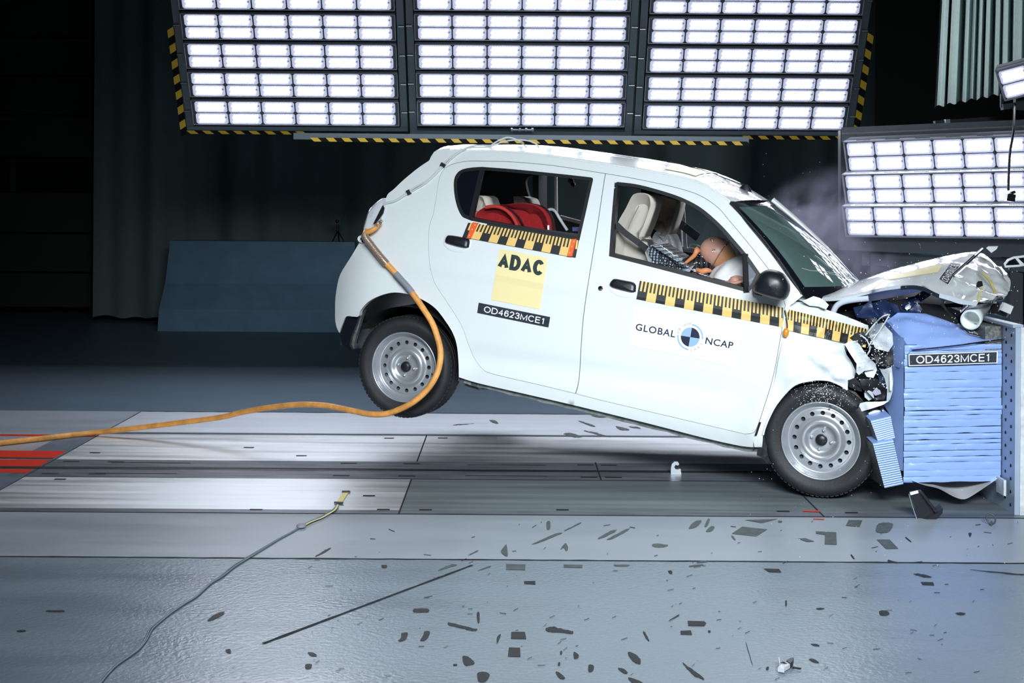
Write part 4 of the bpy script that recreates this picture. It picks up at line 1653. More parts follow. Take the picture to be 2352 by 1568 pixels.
for c4 in ((S5(255, 170), S5(325, 178), S5(228, 380), S5(178, 374)), (S5(1532, 386), S5(1586, 384), S5(1532, 610), S5(1470, 604))):
    m = MB()
    P = [CS(x, y, .020) for x, y in c4]
    m.prism(P, (0, .014, 0))
    qq = quad_fn(*c4, lambda x, y: CS(x, y, .0206))
    for k, (u, v) in enumerate(((.62, .12), (.45, .42), (.35, .78))):
        m.add([qq(u - .12, v + .04), qq(u + .12, v + .05), qq(u, v - .03)], [(0, 1, 2)], 1)
    m.build('orange_clip', [M_CLIP, M_WHITE], rear_tape)

# front tape, door and wing
S6 = lambda x, y: (1430 + x / 5.6, 640 + y / 5.6)
m = MB()
tape(m, quad_fn(S6(222, 25), S6(2068, 372), S6(2060, 625), S6(176, 262), lambda x, y: CS(x, y, .0035)), 15.4, True, .54)
m.build('measuring_tape', [M_YEL, M_TBLK, M_TGRN], front_door)
m = MB()
tape(m, quad_fn((1806, 709), (1998, 757), (1988, 798), (1804, 757), lambda x, y: CW(x, y, .013)), 10.4, False, .50)
m.build('measuring_tape', [M_YEL, M_TBLK, M_TGRN], wing)

# yellow square with ADAC
fs = lambda o: (lambda x, y: CS(x, y, o))
c4 = (S5(605, 512), S5(1222, 630), S5(1118, 1290), S5(490, 1165))
m = MB()
q = quad_fn(*c4, fs(.003))
cell(m, q, 0, 1, 0, 1, 0, 8, 8)
q = quad_fn(*c4, fs(.0042))
stroke_on(m, 'ADAC', q, .012, .952, .062, .362, 1, .245, .04, .72)
m.build('club_sticker', [M_STICK, M_INK], rear_door)


def code_plate(name, c4, f0, f1, parent, mats=(M_PLATE, M_WHITE), uv=(.085, .925, .20, .80), border=None, txt='OD4623MCE1', bold=.008):
    m = MB()
    q = quad_fn(*c4, f0)
    if border:
        cell(m, q, 0, 1, 0, 1, 1, 8, 2)
        bu, bv = border
        cell(m, quad_fn(*c4, lambda x, y: f0(x, y).lerp(f1(x, y), .5)), bu, 1 - bu, bv, 1 - bv, 0, 8, 2)
    else:
        cell(m, q, 0, 1, 0, 1, 0, 8, 2)
    stroke_on(m, txt, quad_fn(*c4, f1), *uv, 1)
    return m.build(name, list(mats), parent)


code_plate('code_label', (S5(333, 1203), S5(1253, 1388), S5(1230, 1522), S5(313, 1335)), fs(.003), fs(.0042), rear_door)

# white sticker with the round emblem
c4 = (S6(148, 350), S6(1505, 605), S6(1415, 1130), S6(95, 850))
m = MB()
cell(m, quad_fn(*c4, fs(.0028)), 0, 1, 0, 1, 0, 10, 4)
f = fs(.004)
text_on(m, 'GLOBAL', quad_fn(S6(178, 572), S6(688, 668), S6(670, 757), S6(163, 659), f), 0, 1, 0, 1, 1, .012, 1.12)
text_on(m, 'NCAP', quad_fn(S6(1076, 750), S6(1430, 816), S6(1414, 902), S6(1060, 836), f), 0, 1, 0, 1, 1, .012, 1.06)
ux, uy, vx, vy = .985, .172, -.150, .99
E = lambda r, a: f(*S6(870 + r * (math.cos(a) * ux + math.sin(a) * vx), 750 + r * 1.02 * (math.cos(a) * uy + math.sin(a) * vy)))
for k, mi in ((0, 2), (1, 1), (2, 2), (3, 1)):   # y down: quadrant 0 = lower right
    a0, a1 = k * math.pi / 2 + .012, (k + 1) * math.pi / 2 - .012
    pts = [E(1, (a0 + a1) / 2)] + [E(121, a0 + (a1 - a0) * i / 16) for i in range(17)]
    m.add(pts, [tuple(range(17, -1, -1))], mi)
for a0, a1 in ((-1.56, .0), (1.58, 3.14)):
    pts = [E(r, a0 + (a1 - a0) * i / 24) for r in (150, 168) for i in range(25)]
    m.add(pts, [(i, i + 1, 26 + i, 25 + i) for i in range(24)], 2)


def arc_text(s, a0, a1, r0, r1, up):
    for i, ch in enumerate(s):
        if ch == ' ':
            continue
        a = a0 + (a1 - a0) * (i + .5) / len(s)
        vs, fc, asp = text_mesh(ch)
        w = (r1 - r0) * min(1.0, asp) / ((r0 + r1) / 2)
        if up:
            m.add([E(r1 + (r0 - r1) * y, a + (x - .5) * w) for x, y in vs], fc, 3)
        else:
            m.add([E(r0 + (r1 - r0) * y, a - (x - .5) * w) for x, y in vs], fc, 3)


arc_text('FOR SAFER', -3.02, -1.60, 150, 182, True)
arc_text('CARS', 1.50, .22, 148, 180, False)
m.build('emblem_sticker', [M_WSTICK, M_NAVY, M_LBLUE, M_GREYINK], front_door)
# tyre-code on the bonnet
S7 = lambda x, y: (2080 + x / 6.03, 540 + y / 6.03)
code_plate('code_label', (S7(455, 605), S7(625, 372), S7(772, 392), S7(590, 692)), lambda x, y: onbon(x, y, .008), lambda x, y: onbon(x, y, .011), bonnet, uv=(.06, .96, .20, .82), border=(.02, .05))
m = MB()
m.grid(lambda a, b: (lambda x, y: onbon(x, y, .007))(2036 + 14 * (1 - b) + (116 + 2 * b) * a, 643 - 12 * (1 - b) - (25 - 7 * b) * a), 16, 4)
m.build('yellow_bonnet_sticker', [M_STICK], bonnet)
for pts in ([S7(1062, 520), S7(1150, 600), S7(1215, 720), S7(1262, 845)], [S7(1068, 715), S7(1040, 770), S7(1018, 850), S7(1010, 915)]):
    m = MB()
    c = crom(pts, 5)
    L = [onbon(x - 3, y + 1, .012) for x, y in c]
    Rr = [onbon(x + 3, y - 1, .012) for x, y in c]
    m.add(L + Rr, [(i, i + 1, len(c) + i + 1, len(c) + i) for i in range(len(c) - 1)])
    m.build('yellow_tape', [M_YTAPE], bonnet)
m = MB()
m.prism([onbon(*S7(x, y), .012) for x, y in ((985, 660), (1010, 632), (1060, 636), (1072, 700), (1030, 712), (982, 725))], (0, .003, 0))
m.build('grille_hole', [M_GAP], bonnet)

# ================================================================== handles, lock, mirror, aerial


def pad(name, pts, off, thick, parent, mats, mi=0, n=4, steps=((0, 0), (.04, .55), (.14, .9), (.35, 1.0), (1, 1.06)), fn=CS):
    """rounded cushion whose rim follows the outline pts on the body"""
    rim = [fn(x, y, off) for x, y in crom(pts, n, True)]
    cen = sum(rim, Vector()) / len(rim)
    loops = [[p + Vector((0, .015, 0)) for p in rim]]
    for k, h in steps:
        loops.append([p.lerp(cen, k * .97) + Vector((0, -thick * h, 0)) for p in rim])
    m = MB()
    m.loft(loops, mi)
    return m.build(name, mats, parent)


for par, pts, rec in ((rear_door, [(1023, 551), (1027, 542), (1034, 540), (1055, 543), (1074, 548), (1079, 553), (1078, 563), (1075, 569), (1055, 566), (1030, 559), (1024, 556)],
                       [(1019, 552), (1026, 538), (1050, 541), (1080, 549), (1081, 562), (1076, 572), (1062, 580), (1036, 576), (1020, 564)]),
                      (front_door, [(1401, 650), (1407, 642), (1414, 640), (1436, 644), (1454, 648), (1461, 655), (1461, 664), (1458, 671), (1436, 667), (1410, 660), (1402, 656)],
                       [(1398, 652), (1405, 638), (1432, 642), (1460, 650), (1464, 662), (1458, 676), (1444, 684), (1416, 678), (1399, 664)])):
    h = pad('door_handle', pts, .004, .020, par, [M_BLACK])
    m = MB()
    rim = [CS(x, y, .0015) for x, y in crom(rec, 4, True)]
    cen = sum(rim, Vector()) / len(rim)
    m.loft([rim, [p.lerp(cen, .12) + Vector((0, -.004, 0)) for p in rim], [p.lerp(cen, .3) + Vector((0, .0, 0)) for p in rim], [p.lerp(cen, .9) + Vector((0, .0005, 0)) for p in rim]])
    m.build('handle_recess', [M_PAINT], par)
    m = MB()
    m.ball(CS((pts[0][0] + pts[8][0]) / 2 - 1, pts[8][1] - 12, .026), (.004, .003, .004), nu=10, nv=6)
    m.build('handle_screw', [M_GAP], h)
m = MB()
m.lathe([(0, .012), (.006, .012), (.007, .009), (.012, .009), (.0135, .006), (.0135, -.004)], CS(1380, 662, .0), (0, -1, 0), 20)
m.lathe([(0, .0125), (.005, .0125)], CS(1380, 662, .0), (0, -1, 0), 12, 1)
m.build('door_lock', [M_CHROME, M_BLACK], front_door)

# mirror
mir = [(1747, 628), (1757, 621), (1770, 618), (1788, 622), (1802, 630), (1811, 642), (1815, 657), (1814, 672), (1808, 684), (1798, 689), (1786, 687), (1770, 683), (1750, 677), (1736, 671), (1732, 664), (1734, 650), (1740, 638)]
y_m = -.86
rim = [C2(x, y, y_m) for x, y in crom(mir, 4, True)]
cen = sum(rim, Vector()) / len(rim)
m = MB()
loops = [[p.lerp(cen, 1 - k) + Vector((0, d, 0)) for p in rim] for k, d in ((.03, .062), (.6, .060), (.90, .040), (.985, .012), (1.0, -.01), (.985, -.03), (.94, -.05), (.85, -.066), (.7, -.078), (.45, -.088), (.02, -.092))]
m.loft(loops)
mirror = m.build('door_mirror', [M_BLACK], front_door)
m = MB()
m.loft([[CS(x, y, o) for x, y in ((1727, 660), (1750, 652), (1758, 668), (1750, 680), (1728, 674))] for o in (-.005, .03, .07)], 0, False)
m.build('mirror_arm', [M_BLACK], mirror)
m = MB()
sail = XZ([(1716.5, 588), (1743, 627), (1731, 656), (1719, 671)])
panel(m, sail, [], .03, .001, .03, m_in=0)
m.build('mirror_triangle', [mat('grey_mirror_base', (.12, .13, .16), .5)], front_door)
m = MB()
m.bar(CS(1713, 583, .002), CS(1716, 672, .002), .035, .012, mat=0)
m.build('window_channel', [M_SEAL], front_door)

# roof aerial
m = MB()
ab = roof_pt(.93, .40)
m.loft([[ab + Vector((x * k, y * k, z)) for x, y in ((-.05, 0), (-.03, -.014), (.025, -.012), (.035, 0), (.025, .012), (-.03, .014))] for k, z in ((1, -.004), (.8, .014), (.35, .034))], 0)
m.tube([ab + Vector((-.015, 0, .03)), ab + Vector((-.25, 0, .085)), ab + Vector((-.44, 0, .115))], .003, 6)
m.build('roof_aerial', [M_BLACK], roof)

# ================================================================== windscreen
WT = [(1677, 465), (1690, 461.5), (1703, 460), (1730, 457.5), (1755, 457.5), (1771, 460)]
wl_t, wl_b = CS(1679, 465), CS(1844, 676, -.015)
ft, fb_ = C2(1771, 460, .53), C2(1967, 655, .60)


def ws(u, v, off=0.0):
    """u across (0 near), v down"""
    a = wl_t.lerp(ft, u)
    b = wl_b.lerp(fb_, u)
    k = 4 * u * (1 - u)
    a = a + Vector((.055 * k, 0, .006 * k))
    b = b + Vector((.16 * k, 0, .01 * k))
    p = a.lerp(b, v)
    n = Vector((.6, 0, .8))
    return p + n * (.018 * math.sin(math.pi * v) + off)


m = MB()
m.grid(lambda u, v: ws(.985 - .97 * u, v * 1.06), 24, 24)
wsg = m.build('windscreen', [M_WSHIELD], car)
m = MB()
for u0, u1, v0, v1 in ((0, 1, -.01, .055), (0, .035, 0, 1.05), (.965, 1, 0, 1.05), (0, 1, .93, 1.10)):
    m.grid(lambda u, v, q=(u0, u1, v0, v1): ws(q[0] + (q[1] - q[0]) * u, q[2] + (q[3] - q[2]) * v, .002), 16, 16)
m.build('windscreen_band', [M_BLACKG], wsg)
m = MB()
for s in (.995,):
    m.tube([ws(1.0, v / 12, .004) + Vector((0, .02, 0)) for v in range(13)], .019, 8)
m.build('far_pillar', [M_PAINT], car)
m = MB()
m.tube([ws(-.005, v / 16 * 1.0, .0) + Vector((0, -.006, 0)) for v in range(17)], .006, 6)
m.build('windscreen_rubber', [M_SEAL], wsg)
# cracks and bent wiper
random.seed(9)
m = MB()
for st, en in (((.30, .80), (.9, .99)), ((.35, .62), (.42, .98)), ((.1, .75), (.6, .86)), ((.55, .72), (.62, .99)), ((.7, .8), (.74, 1.0))):
    pts = []
    for i in range(9):
        t = i / 8
        pts.append(ws(st[0] + (en[0] - st[0]) * t + random.gauss(0, .012), st[1] + (en[1] - st[1]) * t + random.gauss(0, .01), .003))
    m.tube(pts, .0016, 4)
m.build('glass_crack', [mat('crack_white', (.65, .68, .72), .4)], wsg)
m = MB()
w0 = C2(1922, 622, .05)
m.tube([C2(1905, 583, .05), C2(1905, 597, .05), C2(1910, 613, .05), C2(1913, 621, .05)], lambda t: .004 + .020 * t * (1.25 - t), 8)
m.tube([C2(1912, 620, .05), C2(1920, 613, .05), C2(1930, 617, .05), C2(1936, 623, .05)], .010, 8)
m.tube([C2(1933, 620, .05), C2(1950, 632, .05), C2(1974, 648, .05)], .006, 6, 1)
m.tube([C2(1872, 638, -.1), C2(1890, 633, -.05), C2(1905, 625, .05), C2(1925, 627, .05)], .0035, 6, 1)
m.tube([C2(1904, 634, -.1), C2(1905, 650, -.1), C2(1911, 673, -.15)], .0035, 6, 1)
m.build('wiper', [M_BLACK, M_WIRE], car)

# ================================================================== cabin


def slab(mb, pts, y0, y1, r=.04, mi=0, n=4, k=5):
    """upholstered block: side outline in photograph pixels on the plane y0, run across to y1"""
    base = [C2(x, y, y0) for x, y in crom(pts, n, True)]
    cen = sum(base, Vector()) / len(base)
    loops = []
    for i in range(k + 1):
        a = math.pi / 2 * i / k
        d = r * (1 - math.sin(a))
        loops.append([cen + (p - cen) * (1 - min(.9, d / max(.03, (p - cen).length))) + Vector((0, r * (1 - math.cos(a)) * 0 + r * (1 - math.sin(a)) * 0 + (-(r) * math.cos(a) + r) * 0, 0)) + Vector((0, r * (1 - math.cos(math.pi / 2 - a)), 0)) for p in base])
    W = y1 - y0
    far = [[p + Vector((0, W - 2 * (p.y - y0), 0)) for p in l] for l in reversed(loops)]
    mb.loft(loops + far, mi)
    return mb


B4 = lambda x, y: (1400 + x / 5.6, 410 + y / 5.6)
drv = [B4(*p) for p in ((330, 195), (420, 185), (500, 215), (525, 300), (515, 380), (440, 600), (380, 745), (400, 800), (440, 900), (520, 1150), (560, 1300), (300, 1300), (100, 1200), (60, 900), (70, 740), (110, 560), (210, 380), (280, 240))]
m = MB()
slab(m, drv, -.56, -.30, .06)
seat1 = m.build('front_seat', [M_CREAM], car)
m = MB()
m.tube([C2(*B4(*p), -.575) for p in crom([(378, 350), (340, 420), (270, 560), (235, 650)], 5)], .003, 5)
m.build('seat_seam', [mat('seam_thread', (.30, .28, .25), .8)], seat1)
pas = [B4(*p) for p in ((640, 230), (760, 250), (858, 290), (845, 420), (800, 570), (755, 690), (720, 745), (670, 745), (620, 690), (560, 640), (470, 560), (560, 380))]
m = MB()
slab(m, pas, .16, .40, .06)
m.build('front_seat', [M_CREAM], car)
m = MB()
slab(m, [B4(*p) for p in ((600, 680), (640, 740), (700, 760), (745, 720), (790, 800), (840, 1000), (870, 1150), (700, 1150), (560, 1000), (540, 800))], .10, .34, .03)
m.build('seat_mesh_cover', [M_SEATF], car)
m = MB()
slab(m, [B4(*p) for p in ((520, 870), (600, 900), (700, 960), (900, 1080), (1100, 1200), (1300, 1300), (1200, 1400), (800, 1400), (500, 1150))], -.50, -.08, .05)
m.build('seat_cushion', [M_DOTS], car)
# rear bench and head rests
m = MB()
A1 = lambda x, y: (1040 + x / 6.918, 370 + y / 6.918)
slab(m, [A1(*p) for p in ((330, 820), (420, 800), (520, 900), (640, 1300), (700, 1600), (200, 1600), (300, 1200))], -.55, .55, .06)
m.build('rear_seat', [M_CREAM], car)
m = MB()
slab(m, [A1(*p) for p in ((375, 560), (470, 575), (505, 650), (525, 720), (480, 800), (370, 870), (330, 780))], -.42, -.18, .03)
m.build('head_rest', [M_CREAM], car)
m = MB()
slab(m, [A1(*p) for p in ((965, 568), (1060, 572), (1130, 600), (1165, 665), (1180, 760), (1010, 740))], .16, .42, .03)
m.build('head_rest', [M_CREAM], car)
# pillars, dash and wheel
m = MB()
m.bar(C2(1392, 405, -.50), C2(1380, 560, -.56), .09, .04, (1, 0, 0))
m.bar(C2(1380, 560, -.56), C2(1340, 860, -.58), .12, .04, (1, 0, 0))
m.build('centre_pillar', [M_TRIM], car)
_mt = {0: M_TRIM, 1: mat('grey_pillar_trim', (.40, .40, .42), .5), 2: M_WHITE}
for nm_, a_, b_, w_, h_, k_ in (('far_pillar_trim', (1556, 462, .555), (1562, 572, .63), .05, .03, 1), ('far_window_strip', (1568, 462, .56), (1575, 572, .63), .012, .02, 2), ('far_window_strip', (1277, 405, .56), (1278, 488, .62), .02, .015, 2),
                                ('far_pillar_trim', (1240, 395, .55), (1240, 520, .62), .16, .04, 0), ('far_window_ledge', (1286, 498, .63), (1334, 511, .63), .02, .022, 1), ('far_window_ledge', (1556, 570, .65), (1612, 578, .65), .02, .03, 1)):
    m = MB()
    m.bar(C2(*a_), C2(*b_), w_, h_, (0, 0, 1) if 'ledge' in nm_ else (1, 0, 0))
    m.build(nm_, [_mt[k_]], car)
m = MB()
m.ball(C2(1311, 416, .52), (.022, .018, .018), nu=12, nv=8)
m.ball(C2(1316, 424, .52), (.016, .016, .016), nu=12, nv=8)
m.tube([C2(1306, 409, .55), C2(1313, 420, .52)], .010, 8)
m.build('suction_mount', [M_BLACK], car)
m = MB()
dz = C2(1700, 660, -.3)
m.loft([[Vector((x, y, z)) for x, z in ((dz.x - .16, dz.z - .25), (dz.x - .17, dz.z - .02), (dz.x - .10, dz.z + .05), (dz.x + .15, dz.z + .03), (dz.x + .42, dz.z + .0), (dz.x + .42, dz.z - .25))] for y in (-.66, -.3, .0, .3, .62)], 0, False)
m.build('dashboard', [M_TRIM], car)
m = MB()
sc = C2(1738, 672, -.34)
Mw = Matrix.Rotation(R(62), 3, 'Y')
m.tube([sc + Mw @ Vector((.18 * math.cos(a), .18 * math.sin(a), 0)) for a in [i * math.pi / 16 for i in range(32)]], .014, 8, closed=True)
m.build('steering_wheel', [M_BLACK], car)
m = MB()
m.tube([C2(*B4(*p), .35) for p in crom([(1030, 900), (1040, 855), (1070, 845), (1130, 862), (1200, 890)], 4)], .004, 6)
m.build('wire_hoop', [M_WIRE], car)


def belt(name, pts, y0s, w, par=car):
    m = MB()
    P = [C2(*B4(x, y), yy) for (x, y), yy in zip(pts, y0s)]
    for i in range(len(P) - 1):
        d = (P[i + 1] - P[i]).normalized()
        n = Vector((-d.z, 0, d.x)).normalized()
        a, b = P[i], P[i + 1]
        m.prism([a - n * w / 2, b - n * w / 2, b + n * w / 2, a + n * w / 2], (0, .004, 0))
    return m.build(name, [M_BELT], par)


belt('seat_belt', [(85, 590), (200, 700), (380, 830), (480, 905)], (-.62, -.61, -.60, -.58), .032)
belt('seat_belt', [(640, 240), (540, 420), (400, 690)], (.05, .05, .05), .008)
belt('seat_belt', [(820, 530), (960, 620), (1140, 760)], (.50, .45, .40), .050)

# airbag
m = MB()
c = C2(1688, 640, -.34)


def bag(u, v):
    th, ph = u * 2 * math.pi, (v - .5) * math.pi
    p = Vector((math.cos(ph) * math.cos(th), math.cos(ph) * math.sin(th), math.sin(ph)))
    r_ = 1 + .10 * noise.noise(p * 2.2 + Vector((3, 1, 0))) + .04 * noise.noise(p * 6)
    q = Vector((p.x * .17, p.y * .22, p.z * .105)) * r_
    return c + Matrix.Rotation(R(-38), 3, 'Y') @ q


m.grid(bag, 40, 24, closed_u=True)
m.build('airbag', [M_AIRBAG], car)
m = MB()
c2 = C2(1738, 590, -.20)
m.ball(c2, (.10, .2, .16), Matrix.Rotation(R(25), 3, 'Y'), e=.9)
m.build('airbag_fold', [M_AIRBAG], car)
m = MB()
pl = [B4(*p) for p in ((500, 810), (540, 800), (700, 890), (900, 1040), (1080, 1160), (1000, 1250), (700, 1130), (560, 1060), (480, 960))]
pp = [C2(x, y, -.60) for x, y in crom(pl, 3, True)]
m.prism(pp, (0, .003, 0))
m.build('clear_shield', [M_CLEAR], car)
m = MB()
for p in ((760, 1040, 715, 1160), (830, 1060, 780, 1180), (730, 1130, 800, 1160)):
    m.tube([C2(*B4(p[0], p[1]), -.61), C2(*B4(p[2], p[3]), -.61)], .006, 6)
m.build('shield_clamp', [M_CHROME], car)

# ================================================================== crushed engine bay
M_DUST = mat('dusty_black', (.018, .02, .022), .5, noise_amt=.5, noise_scale=50)
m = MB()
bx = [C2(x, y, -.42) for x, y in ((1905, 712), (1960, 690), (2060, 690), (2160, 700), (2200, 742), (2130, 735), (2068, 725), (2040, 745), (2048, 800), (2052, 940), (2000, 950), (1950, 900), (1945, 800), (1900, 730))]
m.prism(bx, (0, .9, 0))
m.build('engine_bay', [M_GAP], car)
m = MB()
random.seed(31)
for pts, yy in (([(1990, 700), (2030, 688), (2062, 700), (2070, 722), (2040, 732), (2000, 728)], -.46), ([(2060, 690), (2100, 680), (2125, 700), (2110, 722), (2075, 724)], -.40), ([(1960, 705), (1985, 700), (1995, 728), (1970, 735)], -.50)):
    scrap(m, pts, yy, .03)
m.build('engine_cover', [M_PBLUE], car)
m = MB()
m.tube([C2(x, y, -.58) for x, y in crom([(1914, 716), (1922, 702), (1938, 693), (1965, 688), (1995, 685)], 5)], .015, 10)
m.build('coolant_hose', [mat('pale_hose', (.55, .60, .70), .45)], car)
m = MB()
m.bar(C2(2130, 672, -.30), C2(2080, 705, -.45), .035, .025)
m.build('bonnet_stay', [M_PBLUE], car)
for pts, y0, amp, mt, nm in (
        ([(1986, 700), (2000, 688), (2008, 715), (2018, 730), (1990, 732), (1968, 728), (1975, 715)], -.57, .015, M_PBLUE, 'bent_bracket'),
        ([(1984, 728), (2015, 732), (2012, 738), (2005, 745), (1994, 742)], -.62, .01, M_BLACK, 'bent_bracket'),
        ([(1940, 790), (1950, 784), (1965, 782), (1975, 790), (1985, 805), (1998, 822), (2012, 838), (2006, 850), (1985, 852), (1972, 862), (1966, 855), (1968, 835), (1955, 815)], -.735, .022, M_PAINT, 'torn_wing_sheet'),
        ([(2000, 838), (2010, 835), (2014, 850), (2006, 868), (1990, 866), (1985, 856)], -.70, .02, M_PAINT, 'torn_wing_sheet'),
        ([(1952, 775), (1968, 764), (1990, 760), (1998, 775), (1990, 790), (1970, 792)], -.70, .02, M_DUST, 'headlamp_shell'),
        ([(1990, 760), (2010, 745), (2028, 740), (2050, 765), (2052, 790), (2040, 808), (2012, 800)], -.66, .022, M_LAMPW, 'headlamp_lens'),
        ([(1998, 790), (2020, 800), (2052, 805), (2052, 836), (2030, 842), (2016, 838), (2004, 815)], -.62, .02, M_DUST, 'headlamp_shell'),
        ([(1950, 872), (1965, 866), (1975, 880), (1980, 900), (1970, 898), (1950, 888)], -.69, .02, M_DUST, 'splash_liner'),
        ([(1975, 870), (2010, 868), (2030, 880), (2036, 905), (2030, 918), (2005, 920), (1984, 905)], -.66, .02, M_DUST, 'splash_liner'),
        ([(1985, 902), (1995, 896), (2005, 900), (2008, 914), (1995, 920), (1986, 912)], -.68, .006, M_LAMPW, 'fog_lamp'),
        ([(2004, 900), (2012, 890), (2022, 896), (2024, 904), (2010, 908)], -.68, .008, mat('lilac_plastic', (.45, .42, .52), .4), 'lamp_bracket'),
        ([(2022, 850), (2048, 842), (2052, 870), (2050, 900), (2044, 918), (2036, 922), (2038, 895), (2032, 868)], -.70, .012, mat('bumper_inside', (.42, .46, .48), .5), 'bumper_skin'),
        ([(2043, 856), (2047, 856), (2051, 880), (2048, 897), (2044, 896)], -.72, .002, M_PAINT, 'bumper_flange'),
        ([(1968, 938), (1975, 926), (1990, 922), (2020, 922), (2043, 920), (2030, 928), (2000, 938), (1970, 948)], -.72, .012, M_PAINT, 'bumper_skin'),
        ([(1949, 944), (1962, 932), (1975, 927), (1970, 940), (1962, 948)], -.73, .01, M_BLACK, 'bumper_skin'),
        ([(2006, 765), (2012, 740), (2022, 722), (2038, 718), (2030, 735), (2018, 755)], -.71, .012, M_CLEAR, 'headlamp_glass'),
        ([(2030, 752), (2044, 738), (2052, 745), (2044, 765)], -.68, .012, M_CLEAR, 'headlamp_glass')):
    random.seed(len(nm) + int(pts[0][0]))
    m = MB()
    scrap(m, pts, y0, amp)
    m.build(nm, [mt], car)
m = MB()
random.seed(21)
for pts in ([(1988, 770), (2005, 748), (2025, 728), (2040, 722)], [(1995, 795), (2012, 770), (2030, 745), (2043, 722)], [(1975, 768), (1990, 780), (1998, 800), (1992, 815)], [(2000, 772), (2016, 765), (2030, 742)]):
    m.tube([C2(x, y, -.72 + .02 * random.random()) for x, y in crom(pts, 4)], .004, 5)
m.build('lamp_edge', [M_WIRE], car)
# brake dust shield and splash of glass crumbs over the front wheel
m = MB()
m.prism([C2(x, y, -.655) for x, y in ((1945, 892), (1965, 900), (1985, 925), (1972, 945), (1960, 944), (1940, 905))], (0, .01, 0))
m.build('splash_liner', [mat('dusty_liner', (.07, .075, .075), .8, noise_amt=.6, noise_scale=30)], car)
# torn underseal at the rear of the front wheel
m = MB()
random.seed(5)
scrap(m, [(1750, 1000), (1758, 985), (1764, 1000), (1762, 1030), (1768, 1060), (1760, 1065), (1750, 1048), (1738, 1045), (1740, 1032), (1752, 1026)], -.70, .02)
m.build('splash_liner', [M_DUST], car)

# mirrored number code, wire and tape on the rear pillar are things of their own
wire = empty('sensor_wire', (0, 0, 0), None, 'thin grey twin wire taped along the rear pillar and looped on the roof', 'wire')
m = MB()


def rp(px, py, y0):
    return M_CAR @ C2(px, py, y0)


base = [(1238, 339, -.45), (1232, 331, -.46), (1215, 323.5, -.47), (1188, 321, -.48), (1157, 325, -.5), (1140, 331, -.52), (1127, 335.5, -.53)]
m.tube([rp(*p) for p in crom(base, 6)], .0042, 6)
base2 = [(1210, 339, -.40), (1204, 333, -.41), (1188, 321, -.43), (1166, 315.5, -.46), (1144, 323.5, -.5), (1127, 334.5, -.53)]
m.tube([rp(*p) for p in crom(base2, 6)], .0042, 6)
run = [(1127, 335.5), (1100, 336), (1075, 339), (1050.6, 352), (1034, 365), (1017.7, 380), (998, 401), (979, 418), (956, 431), (938, 442), (908, 461), (880.6, 468), (874, 480), (873, 496), (879, 507)]
for o in (-1.3, 1.3):
    P = []
    for i, (x, y) in enumerate(crom(run, 5)):
        P.append(M_CAR @ CS(x + o * .4, y + o * (1 + .6 * math.sin(i * .35)), .010))
    m.tube(P, .0042, 6)
m.build('twin_lead', [M_WIRE], wire)
for (x, y), a in (((1016.5, 378.5), .5), ((937.5, 441.5), 1.1)):
    m = MB()
    c_, s_ = math.cos(a), math.sin(a)
    q = [(-5.5, -4), (5.5, -4), (5.5, 4), (-5.5, 4)]
    P = [M_CAR @ CS(x + u * c_ - v * s_, y + u * s_ + v * c_, .017) for u, v in q]
    m.prism(P, Ly * .012)
    m.build('black_tape', [M_TBLK], wire)

# orange supply cable
cab = empty('supply_cable', FL(0, 1017), None, 'thick orange cable hanging from the rear lamp past the rear wheel to the left', 'cable')
path = [(843, 528, CS, .0), (838, 540, CS, .05), (843, 551, CS, .05), (851, 561, CS, .045), (864, 578, CS, .04), (880, 597, CS, .035), (897, 615, CS, .03), (920, 641, CS, .03), (938, 661, CS, .03), (955, 684, CS, .03), (975, 713, CS, .035), (993, 742, CS, .04)]
P = [M_CAR @ CS(x, y, o) for x, y, f_, o in path]
d0 = P[-1].y
more = [(1005, 775, -.02), (1011.5, 805, -.04), (1010, 835, -.05), (1002, 862, -.06), (985, 890, -.06), (960, 915, -.04), (930, 934, .0), (891, 949, .06), (853, 951, .14), (809, 943, .24), (760, 933, .34), (720, 929, .42), (685, 929, .50), (640, 933, .58), (600, 938.5, .65), (550, 948, .74), (500, 959, .82), (400, 972, .94), (300, 984, 1.03), (200, 995, 1.09), (100, 1006, 1.12), (0, 1017, 1.13), (-120, 1030, 1.13)]
P += [U(x, y, min(d0 + dd, FL(x, y, .018).y)) for x, y, dd in more]
S = crom(P, 6)


def seg(a, b):
    return S[int(a * 6):int(b * 6) + 1]


m = MB()
m.tube(seg(0, len(P) - 1), .0165, 12)
cable_o = m.build('sheath', [M_ORANGE], cab, True)
m = MB()
br = [Vector(p) for p in seg(1.0, 5.6)]
m.tube(br, .0185, 12)
for hnd in (1, -1):
    for k in range(4):
        hx = []
        L = 0
        for i in range(len(br) * 4 - 3):
            t = i / 4
            j = min(int(t), len(br) - 2)
            p = br[j].lerp(br[j + 1], t - j)
            d = (br[j + 1] - br[j]).normalized()
            a = d.orthogonal().normalized()
            a = (Vector((0, -1, 0)) - d * d.dot(Vector((0, -1, 0)))).normalized()
            b = d.cross(a)
            th = hnd * i * .42 + k * math.pi / 2
            hx.append(p + (a * math.cos(th) + b * math.sin(th)) * .0195)
        m.tube(hx, .0022, 4)
m.build('braided_sleeve', [M_BRAID], cab, True)
m = MB()
m.tube(seg(6.6, 8.6), .0182, 12)
m.build('grey_tape_wrap', [M_GTAPE], cab, True)
m = MB()
m.tube([M_CAR @ CS(x, y, o) for x, y, o in ((843, 533, .05), (852, 530, .06), (862, 524, .055), (871, 516, .03), (874, 509, .02))], lambda t: .017 - .007 * t, 8)
m.tube([M_CAR @ CS(x, y, o) for x, y, o in crom([(866, 519, .07), (869, 511, .07), (874, 507, .06), (877, 510, .05), (873, 517, .06)], 4)], .003, 5, 1)
